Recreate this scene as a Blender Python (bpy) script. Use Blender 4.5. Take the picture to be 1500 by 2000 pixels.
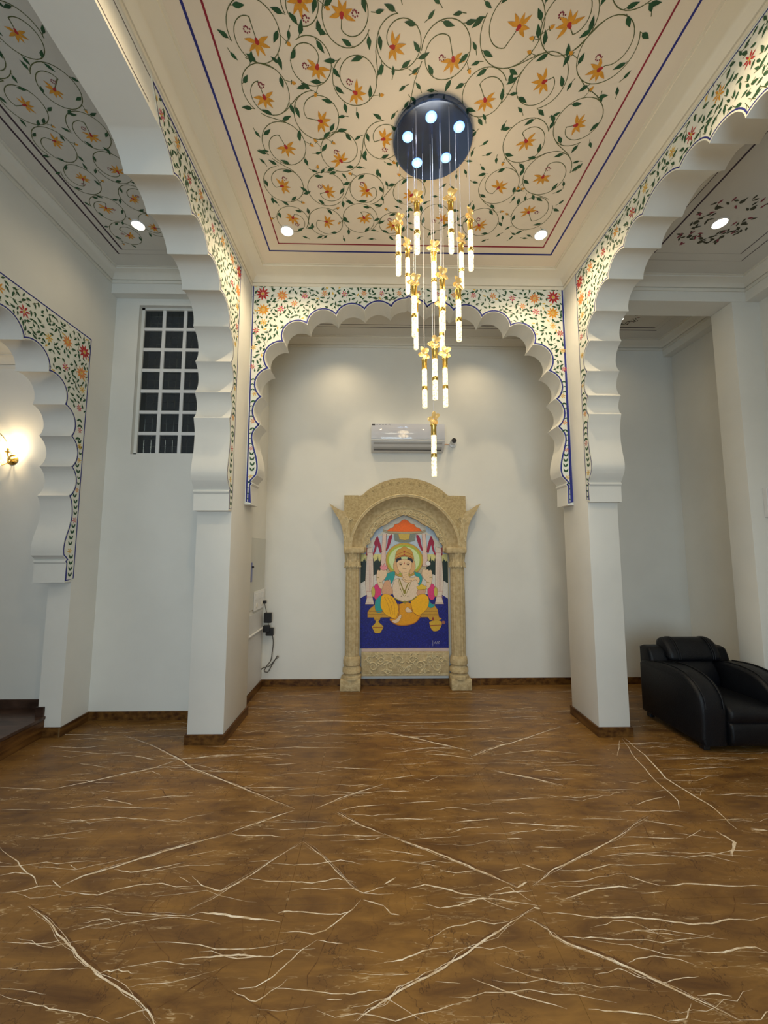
import bpy, bmesh, math, random
from math import pi, sin, cos, radians as R
from mathutils import Vector
from mathutils.geometry import tessellate_polygon

S = bpy.context.scene
for o in list(bpy.data.objects): bpy.data.objects.remove(o)

# ---------------------------------------------------------------- camera
F, CAM_H = 768.0, 1.6
cam = bpy.data.cameras.new('camera'); cam.sensor_fit = 'AUTO'; cam.sensor_width = 36
cam.lens = F / 2000 * 36; cam.clip_start = .02
co = bpy.data.objects.new('camera', cam); S.collection.objects.link(co)
co.location = (0, 0, CAM_H)
co.rotation_euler = (R(90) + math.atan(75 / F), 0, -math.atan(15 / F))
S.camera = co

# ---------------------------------------------------------------- world, large lights, exposure
W_ = bpy.data.worlds.new('world'); S.world = W_; W_.use_nodes = True
W_.node_tree.nodes['Background'].inputs[0].default_value = (.02, .025, .035, 1)
W_.node_tree.nodes['Background'].inputs[1].default_value = .3
S.view_settings.view_transform = 'Standard'; S.view_settings.look = 'None'
S.view_settings.exposure = 0.47; S.view_settings.gamma = 1
S.view_settings.use_curve_mapping = False
S.cycles.use_adaptive_sampling = True; S.cycles.adaptive_threshold = .025; S.cycles.max_bounces = 6; S.cycles.diffuse_bounces = 4; S.cycles.glossy_bounces = 3; S.cycles.transmission_bounces = 4
S.cycles.caustics_reflective = False; S.cycles.caustics_refractive = False; S.cycles.sample_clamp_indirect = 6
WARM, NEUT, COOL = (1, .77, .46), (1, .90, .72), (.64, .85, 1)
P_FRONT, P_FRONT2, P_BAY, P_AISLE, P_BACK = 110, 32, 40, 7, 19

def light(name, kind, loc, power, col, rot=(0, 0, 0), size=.1, sizey=None, parent=None, spot=None, blend=.6):
    l = bpy.data.lights.new(name, kind); l.energy = power; l.color = col
    if kind == 'AREA':
        l.size = size
        if sizey: l.shape = 'RECTANGLE'; l.size_y = sizey
    else: l.shadow_soft_size = size
    if spot: l.spot_size = spot; l.spot_blend = blend
    o = bpy.data.objects.new(name, l); S.collection.objects.link(o); o.location = loc; o.rotation_euler = rot
    if parent:
        o.parent = parent; o.location = Vector(loc) - Vector(ORG[parent.name])
    return o
# area lights added behind the camera: cool low fill and neutral overhead fill
light('cool_fill_light', 'AREA', (-.3, -3.7, 1.6), P_FRONT, COOL, (R(90), 0, 0), 3.6, 2.4)
light('overhead_fill_light', 'AREA', (.1, -1.6, 4.1), P_FRONT2, NEUT, (0, 0, 0), 2.4, 2.0)

# ---------------------------------------------------------------- helpers
ORG = {}
def obj(name, me, parent=None, label=None, kind=None):
    o = bpy.data.objects.new(name, me); S.collection.objects.link(o)
    if parent is not None:
        o.parent = parent; ORG[o.name] = ORG[parent.name]
    else: ORG[o.name] = (0, 0, 0)
    if label: o['label'] = label
    if kind: o['kind'] = kind
    return o
def thing(name, label, cat, loc, group=None):
    o = bpy.data.objects.new(name, None); S.collection.objects.link(o); o.location = loc
    o.empty_display_size = .1
    ORG[o.name] = tuple(loc); o['label'] = label; o['category'] = cat
    if group: o['group'] = group
    return o
class MB:
    def __init__(s): s.v = []; s.f = []; s.m = []; s.c = 0
    def add(s, vs, fs):
        b = len(s.v); s.v += [tuple(v) for v in vs]
        for f in fs: s.f.append([b + i for i in f]); s.m.append(s.c)
    def box(s, x0, x1, y0, y1, z0, z1, bev=0):
        if bev:
            b = min(bev, (x1-x0)/2.01, (y1-y0)/2.01, (z1-z0)/2.01); bm = bmesh.new()
            r = bmesh.ops.create_cube(bm, size=1)
            for v in bm.verts: v.co = Vector(((x0+x1)/2+v.co.x*(x1-x0), (y0+y1)/2+v.co.y*(y1-y0), (z0+z1)/2+v.co.z*(z1-z0)))
            bmesh.ops.bevel(bm, geom=bm.edges[:], offset=b, segments=2, affect='EDGES', profile=.5)
            bm.verts.index_update(); s.add([v.co for v in bm.verts], [[v.index for v in f.verts] for f in bm.faces]); bm.free(); return
        s.add([(x, y, z) for z in (z0, z1) for y in (y0, y1) for x in (x0, x1)],
              [(0,2,3,1),(4,5,7,6),(0,1,5,4),(2,6,7,3),(0,4,6,2),(1,3,7,5)])
    def prism(s, poly, w0, w1, T):
        n = len(poly); tri = tessellate_polygon([[Vector((p[0], p[1], 0)) for p in poly]])
        s.add([T(u, v, w0) for u, v in poly] + [T(u, v, w1) for u, v in poly],
              [tuple(t) for t in tri] + [tuple(n + i for i in reversed(t)) for t in tri] +
              [(i, (i+1) % n, n+(i+1) % n, n+i) for i in range(n)])
    def flat(s, poly, w, T):
        if len(poly) > 4: tri = tessellate_polygon([[Vector((p[0], p[1], 0)) for p in poly]])
        else: tri = [tuple(range(len(poly)))]
        s.add([T(u, v, w) for u, v in poly], [tuple(t) for t in tri])
    def fan(s, c, poly, w, T):
        n = len(poly); s.add([T(c[0], c[1], w)] + [T(u, v, w) for u, v in poly], [(0, 1+i, 1+(i+1) % n) for i in range(n)])
    def ribbon(s, pts, wd, w, T, closed=False, taper=False):
        s.j = (getattr(s, 'j', 0)+1) % 29; w += s.j*(.4e-5 if w < .01 else 1e-3)
        n = len(pts); L = []
        for i in range(n):
            a = pts[i-1] if (i or closed) else pts[i]; b = pts[(i+1) % n] if (i < n-1 or closed) else pts[i]
            dx, dy = b[0]-a[0], b[1]-a[1]; l = math.hypot(dx, dy) or 1; nx, ny = -dy/l, dx/l
            k = wd/2
            if not (taper is False):
                t = i/(n-1); k *= min(1, .15+3*min(t, 1-t)) if taper is True else 1+(taper-1)*t
            # mitre
            if 0 < i < n-1 or closed:
                e = (pts[i][0]-a[0], pts[i][1]-a[1]); le = math.hypot(*e) or 1
                cs = abs((-e[1]/le)*nx+(e[0]/le)*ny); k /= max(cs, .5)
            L += [T(pts[i][0]+nx*k, pts[i][1]+ny*k, w), T(pts[i][0]-nx*k, pts[i][1]-ny*k, w)]
        s.add(L, [(2*i, 2*i+1, 2*((i+1) % n)+1, 2*((i+1) % n)) for i in range(n if closed else n-1)])
    def tube(s, pts, r, seg=8, cap=True):
        pts = [Vector(p) for p in pts]; n = len(pts); rs = r if isinstance(r, (list, tuple)) else [r]*n
        d0 = (pts[1]-pts[0]).normalized(); up = Vector((0, 0, 1)) if abs(d0.z) < .9 else Vector((1, 0, 0))
        a = d0.cross(up).normalized(); V = []
        for i in range(n):
            d = (pts[min(i+1, n-1)]-pts[max(i-1, 0)]).normalized()
            a = (a-d*a.dot(d)).normalized(); b = d.cross(a)
            V += [pts[i]+(a*cos(2*pi*k/seg)+b*sin(2*pi*k/seg))*rs[i] for k in range(seg)]
        fs = [(i*seg+k, i*seg+(k+1) % seg, (i+1)*seg+(k+1) % seg, (i+1)*seg+k) for i in range(n-1) for k in range(seg)]
        if cap: fs += [tuple(range(seg))[::-1], tuple((n-1)*seg+k for k in range(seg))]
        s.add(V, fs)
    def lathe(s, prof, c=(0, 0, 0), seg=24, ax='z', cap=True, a0=0, a1=2*pi):
        V = []; full = a1-a0 > 6.28; m = seg if full else seg+1
        for r, h in prof:
            for k in range(m):
                t = a0+(a1-a0)*k/seg; x, y = r*cos(t), r*sin(t)
                V.append((c[0]+x, c[1]+y, c[2]+h) if ax == 'z' else ((c[0]+x, c[1]+h, c[2]+y) if ax == 'y' else (c[0]+h, c[1]+x, c[2]+y)))
        fs = [(i*m+k, i*m+(k+1) % m, (i+1)*m+(k+1) % m, (i+1)*m+k) for i in range(len(prof)-1) for k in range(m if full else m-1)]
        if cap and full: fs += [tuple(range(m))[::-1], tuple((len(prof)-1)*m+k for k in range(m))]
        s.add(V, fs)
    def ball(s, c, r, sy=1, sz=1, seg=10):
        n = max(4, seg//2)
        s.lathe([(max(r*sin(pi*i/n), r*.02), -r*sz*cos(pi*i/n)) for i in range(n+1)], c, seg)
    def build(s, name, mat, parent=None, label=None, kind=None, smooth=None, flip=True):
        me = bpy.data.meshes.new(name)
        o0 = Vector(ORG[parent.name]) if parent is not None else Vector((0, 0, 0))
        me.from_pydata([Vector(v)-o0 for v in s.v], [], s.f)
        mats = mat if isinstance(mat, (list, tuple)) else [mat]
        for m in mats: me.materials.append(m)
        if len(mats) > 1: me.polygons.foreach_set('material_index', s.m)
        if flip:
            bm = bmesh.new(); bm.from_mesh(me); bmesh.ops.recalc_face_normals(bm, faces=bm.faces[:]); bm.to_mesh(me); bm.free()
        if smooth is not None:
            me.polygons.foreach_set('use_smooth', [True]*len(me.polygons)); me.set_sharp_from_angle(angle=R(smooth))
        return obj(name, me, parent, label, kind)
def PX(x0, sgn=1): return lambda u, v, w: (x0+sgn*w, u, v)     # u=Y v=Z, w outwards
def PY(y0): return lambda u, v, w: (u, y0-w, v)                # u=X v=Z, w towards camera
def PZ(z0, sgn=1): return lambda u, v, w: (u, v, z0+sgn*w)

# ---------------------------------------------------------------- materials
def mat(name, col, rough=.6, metal=0, spec=None, emit=None, estr=0, trans=0, ior=1.45, noise=0, nscale=8, bump=0, bscale=60, coat=0, col2=None, stretch=None, detail=5):
    m = bpy.data.materials.new(name); m.use_nodes = True; nt = m.node_tree; N = nt.nodes; b = N['Principled BSDF']
    b.inputs['Base Color'].default_value = (*col, 1); b.inputs['Roughness'].default_value = rough; b.inputs['Metallic'].default_value = metal
    if spec is not None: b.inputs['Specular IOR Level'].default_value = spec
    if emit: b.inputs['Emission Color'].default_value = (*emit, 1); b.inputs['Emission Strength'].default_value = estr
    b.inputs['Transmission Weight'].default_value = trans; b.inputs['IOR'].default_value = ior; b.inputs['Coat Weight'].default_value = coat
    tc = N.new('ShaderNodeTexCoord'); vec = tc.outputs['Object']
    if stretch:
        mp = N.new('ShaderNodeMapping'); mp.inputs['Scale'].default_value = stretch; nt.links.new(vec, mp.inputs[0]); vec = mp.outputs[0]
    if noise or col2:
        n = N.new('ShaderNodeTexNoise'); n.inputs['Scale'].default_value = nscale; n.inputs['Detail'].default_value = detail; nt.links.new(vec, n.inputs['Vector'])
        r = N.new('ShaderNodeValToRGB'); r.color_ramp.elements[0].position = .35; r.color_ramp.elements[1].position = .65
        c2 = col2 or tuple(c*(1-noise) for c in col)
        r.color_ramp.elements[0].color = (*c2, 1); r.color_ramp.elements[1].color = (*col, 1)
        nt.links.new(n.outputs['Fac'], r.inputs[0]); nt.links.new(r.outputs[0], b.inputs['Base Color'])
    if bump:
        n = N.new('ShaderNodeTexNoise'); n.inputs['Scale'].default_value = bscale; n.inputs['Detail'].default_value = 6; nt.links.new(vec, n.inputs['Vector'])
        bp = N.new('ShaderNodeBump'); bp.inputs['Strength'].default_value = bump; bp.inputs['Distance'].default_value = .01
        nt.links.new(n.outputs['Fac'], bp.inputs['Height']); nt.links.new(bp.outputs[0], b.inputs['Normal'])
    return m
def srgb(r, g, b):
    return tuple(((c/255)/12.92 if c/255 < .04045 else ((c/255+.055)/1.055)**2.4) for c in (r, g, b))
M = {}
M['plaster'] = mat('white_plaster', (.76, .76, .72), .75, noise=.05, nscale=2.2, bump=.12, bscale=9)
M['trim'] = mat('trim_plaster', (.76, .74, .67), .7, noise=.04, nscale=3)
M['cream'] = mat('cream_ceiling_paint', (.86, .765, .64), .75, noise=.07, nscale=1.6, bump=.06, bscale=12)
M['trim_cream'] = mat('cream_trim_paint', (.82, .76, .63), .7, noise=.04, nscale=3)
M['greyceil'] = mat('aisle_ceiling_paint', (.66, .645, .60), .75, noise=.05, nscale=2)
M['panel'] = mat('ivory_panel_paint', (.80, .82, .745), .7, noise=.07, nscale=9)
M['blue'] = mat('blue_line_paint', srgb(40, 48, 135), .6, noise=.25, nscale=14)
M['red'] = mat('red_line_paint', srgb(150, 30, 52), .6, noise=.2, nscale=14)
M['leaf'] = mat('green_leaf_paint', srgb(40, 88, 56), .6, noise=.35, nscale=22)
M['stem'] = mat('stem_paint', srgb(92, 102, 62), .6, noise=.2, nscale=20)
M['orange'] = mat('orange_petal_paint', srgb(226, 160, 52), .6, noise=.2, nscale=40)
M['orange2'] = mat('apricot_petal_paint', srgb(232, 150, 80), .6, noise=.2, nscale=40)
M['pred'] = mat('red_petal_paint', srgb(190, 50, 50), .6, noise=.25, nscale=40)
M['pink'] = mat('pink_petal_paint', srgb(205, 85, 110), .6, noise=.2, nscale=40)
M['yellow'] = mat('yellow_petal_paint', srgb(228, 190, 80), .6, noise=.15, nscale=40)
M['berry'] = mat('berry_paint', srgb(140, 55, 72), .6, noise=.2, nscale=40)
M['dkline'] = mat('dark_line_paint', srgb(62, 44, 60), .6, noise=.2, nscale=20)
M['dkpat'] = mat('dark_rosette_paint', srgb(60, 62, 42), .6, noise=.3, nscale=30)
M['black'] = mat('black_plastic', (.012, .012, .014), .4, noise=.2)
M['white_plastic'] = mat('white_plastic', (.75, .76, .77), .3, noise=.03)
M['chrome'] = mat('chrome', (.75, .77, .8), .12, 1, noise=.03)
M['gold'] = mat('polished_gold', (.85, .58, .16), .22, 1, noise=.1, nscale=30)
M['grout'] = mat('brown_grout', srgb(118, 92, 58), .7, noise=.2, nscale=40)
M['vein'] = mat('white_marble_vein', srgb(240, 232, 218), .4, spec=.3, col2=srgb(190, 166, 132), nscale=26)
M['vein2'] = mat('brown_marble_vein', srgb(84, 54, 26), .4, spec=.3, col2=srgb(120, 88, 50), nscale=26)

def stone_floor(name, base, dark, scl=1.0):
    m = bpy.data.materials.new(name); m.use_nodes = True; nt = m.node_tree; N = nt.nodes; L = nt.links; b = N['Principled BSDF']
    tc = N.new('ShaderNodeTexCoord'); ge = N.new('ShaderNodeNewGeometry')
    uv = N.new('ShaderNodeUVMap')
    mp = N.new('ShaderNodeMapping'); mp.inputs['Scale'].default_value = (1.3*scl, 4.2*scl, 1); L.new(uv.outputs[0], mp.inputs[0])
    n1 = N.new('ShaderNodeTexNoise'); n1.inputs['Scale'].default_value = 2.4; n1.inputs['Detail'].default_value = 9; n1.inputs['Roughness'].default_value = .62; n1.inputs['Distortion'].default_value = .6
    L.new(mp.outputs[0], n1.inputs['Vector'])
    r = N.new('ShaderNodeValToRGB'); e = r.color_ramp.elements; e[0].position = .3; e[0].color = (*dark, 1); e[1].position = .68; e[1].color = (*base, 1)
    L.new(n1.outputs['Fac'], r.inputs[0])
    # large world-scale tone drift
    n2 = N.new('ShaderNodeTexNoise'); n2.inputs['Scale'].default_value = .9; n2.inputs['Detail'].default_value = 3; L.new(ge.outputs['Position'], n2.inputs['Vector'])
    mx = N.new('ShaderNodeMix'); mx.data_type = 'RGBA'; mx.blend_type = 'MULTIPLY'; mx.inputs[0].default_value = .8
    r2 = N.new('ShaderNodeValToRGB'); r2.color_ramp.elements[0].position = .3; r2.color_ramp.elements[0].color = (.72, .70, .72, 1); r2.color_ramp.elements[1].position = .7; r2.color_ramp.elements[1].color = (1.15, 1.1, .9, 1)
    L.new(n2.outputs['Fac'], r2.inputs[0]); L.new(r.outputs[0], mx.inputs[6]); L.new(r2.outputs[0], mx.inputs[7])
    cur = mx.outputs[2]
    # fine hair veins: |noise-.5| small along stretched noise
    def veins(scale, stretch, width, col, amount, gate, seed, rot=0):
        nonlocal cur
        mp = N.new('ShaderNodeMapping'); mp.inputs['Scale'].default_value = stretch; mp.inputs['Location'].default_value = (seed, seed*1.7, 0); mp.inputs['Rotation'].default_value = (0, 0, rot)
        L.new(uv.outputs[0], mp.inputs[0])
        n = N.new('ShaderNodeTexNoise'); n.inputs['Scale'].default_value = scale; n.inputs['Detail'].default_value = 5; n.inputs['Roughness'].default_value = .55; L.new(mp.outputs[0], n.inputs['Vector'])
        s = N.new('ShaderNodeMath'); s.operation = 'SUBTRACT'; s.inputs[1].default_value = .5; L.new(n.outputs['Fac'], s.inputs[0])
        a = N.new('ShaderNodeMath'); a.operation = 'ABSOLUTE'; L.new(s.outputs[0], a.inputs[0])
        mr = N.new('ShaderNodeMapRange'); mr.inputs['From Min'].default_value = 0; mr.inputs['From Max'].default_value = width; mr.inputs['To Min'].default_value = amount; mr.inputs['To Max'].default_value = 0
        L.new(a.outputs[0], mr.inputs['Value'])
        g = N.new('ShaderNodeTexNoise'); g.inputs['Scale'].default_value = 3.1; g.inputs['Detail'].default_value = 2; L.new(mp.outputs[0], g.inputs['Vector'])
        gr = N.new('ShaderNodeMapRange'); gr.inputs['From Min'].default_value = gate; gr.inputs['From Max'].default_value = gate+.1; L.new(g.outputs['Fac'], gr.inputs['Value'])
        mu = N.new('ShaderNodeMath'); mu.operation = 'MULTIPLY'; L.new(mr.outputs[0], mu.inputs[0]); L.new(gr.outputs[0], mu.inputs[1])
        x = N.new('ShaderNodeMix'); x.data_type = 'RGBA'; L.new(mu.outputs[0], x.inputs[0]); L.new(cur, x.inputs[6]); x.inputs[7].default_value = (*col, 1)
        cur = x.outputs[2]
    veins(1.3, (.8, 5.5, 1), .0045, srgb(210, 190, 155), .6, .48, 3.1)
    veins(2.0, (.7, 5.0, 1), .0035, srgb(200, 178, 140), .5, .50, 9.3)
    veins(3.0, (2.2, 1.6, 1), .007, srgb(60, 34, 14), .75, .46, 5.7, .5)
    veins(5.5, (1.4, 2.2, 1), .006, srgb(55, 32, 14), .6, .50, 15.7, -.4)
    L.new(cur, b.inputs['Base Color'])
    b.inputs['Roughness'].default_value = .34; b.inputs['Specular IOR Level'].default_value = .32
    rr = N.new('ShaderNodeMapRange'); rr.inputs['To Min'].default_value = .26; rr.inputs['To Max'].default_value = .44; L.new(n1.outputs['Fac'], rr.inputs['Value']); L.new(rr.outputs[0], b.inputs['Roughness'])
    return m
M['floor'] = stone_floor('brown_marble', srgb(146, 110, 58), srgb(94, 66, 38))
M['skirt'] = mat('brown_marble_skirting', srgb(112, 78, 38), .35, col2=srgb(66, 40, 20), nscale=3, stretch=(6, 1.2, 9), spec=.3, detail=9)
M['step'] = mat('dark_step_marble', srgb(82, 62, 52), .3, col2=srgb(48, 34, 28), nscale=3, stretch=(2, 6, 3), spec=.4, detail=9)
M['stone'] = mat('carved_sandstone', srgb(202, 184, 144), .85, col2=srgb(178, 157, 117), nscale=26, bump=.5, bscale=70, detail=8)
M['stone2'] = mat('ochre_sandstone', srgb(194, 175, 132), .85, col2=srgb(170, 149, 106), nscale=44, bump=.7, bscale=90, detail=8)
M['carve'] = mat('sandstone_carving', srgb(216, 202, 164), .85, col2=srgb(192, 174, 132), nscale=50, bump=.4, bscale=90)
M['leather'] = mat('black_leather', (.006, .007, .010), .40, spec=.3, bump=.25, bscale=140, noise=.3, nscale=5)
M['glass_dark'] = mat('night_glass', (.012, .014, .016), .08, spec=.5, noise=.3, nscale=2)
M['mirror'] = mat('dark_mirror_plate', (.12, .17, .32), .18, .95, noise=.2, nscale=4)
M['led_blue'] = mat('blue_white_led', (.8, .9, 1), .3, emit=(.55, .78, 1), estr=55, noise=.02)
M['led_warm'] = mat('warm_led_lens', (1, .95, .85), .3, emit=(1, .90, .70), estr=28, noise=.02)
M['cord'] = mat('clear_cord', (.75, .74, .82), .2, spec=.8, noise=.05)
M['petal'] = mat('gold_petal', (.95, .66, .26), .28, .7, emit=(1, .62, .2), estr=.15, noise=.15, nscale=60)
M['crystal2'] = mat('crystal_drop', (.95, .85, .6), .05, trans=.6, emit=(1, .8, .4), estr=.8, noise=.02)
M['ac_white'] = mat('ac_plastic', (.66, .67, .68), .3, noise=.03)
M['ac_panel'] = mat('ac_glossy_panel', (.62, .64, .72), .06, spec=.8, noise=.02, coat=.6)
M['ac_grey'] = mat('ac_grey_flap', (.42, .42, .41), .4, noise=.05)
M['panelgrey'] = mat('panel_grey_paint', (.60, .61, .57), .5, noise=.05, nscale=3)
M['panelgrey2'] = mat('panel_white_paint', (.64, .65, .66), .5, noise=.05, nscale=3)
M['night'] = mat('window_glass', (.5, .55, .55), .02, trans=.93, spec=.5, ior=1.1, noise=.05)
# bubble glass tube, lit from inside: pale spots modulate the glow
m = bpy.data.materials.new('lit_bubble_crystal'); m.use_nodes = True; nt = m.node_tree; N = nt.nodes; b = N['Principled BSDF']; b.inputs['Roughness'].default_value = .1
tc = N.new('ShaderNodeNewGeometry'); v = N.new('ShaderNodeTexVoronoi'); v.inputs['Scale'].default_value = 70; nt.links.new(tc.outputs['Position'], v.inputs['Vector'])
mr = N.new('ShaderNodeMapRange'); mr.inputs['From Min'].default_value = .15; mr.inputs['From Max'].default_value = .6; mr.inputs['To Min'].default_value = .12; mr.inputs['To Max'].default_value = 1.15
nt.links.new(v.outputs['Distance'], mr.inputs['Value']); nt.links.new(mr.outputs[0], b.inputs['Emission Strength'])
b.inputs['Base Color'].default_value = (.9, .85, .7, 1); b.inputs['Emission Color'].default_value = (1, .84, .48, 1); M['crystal'] = m

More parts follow.
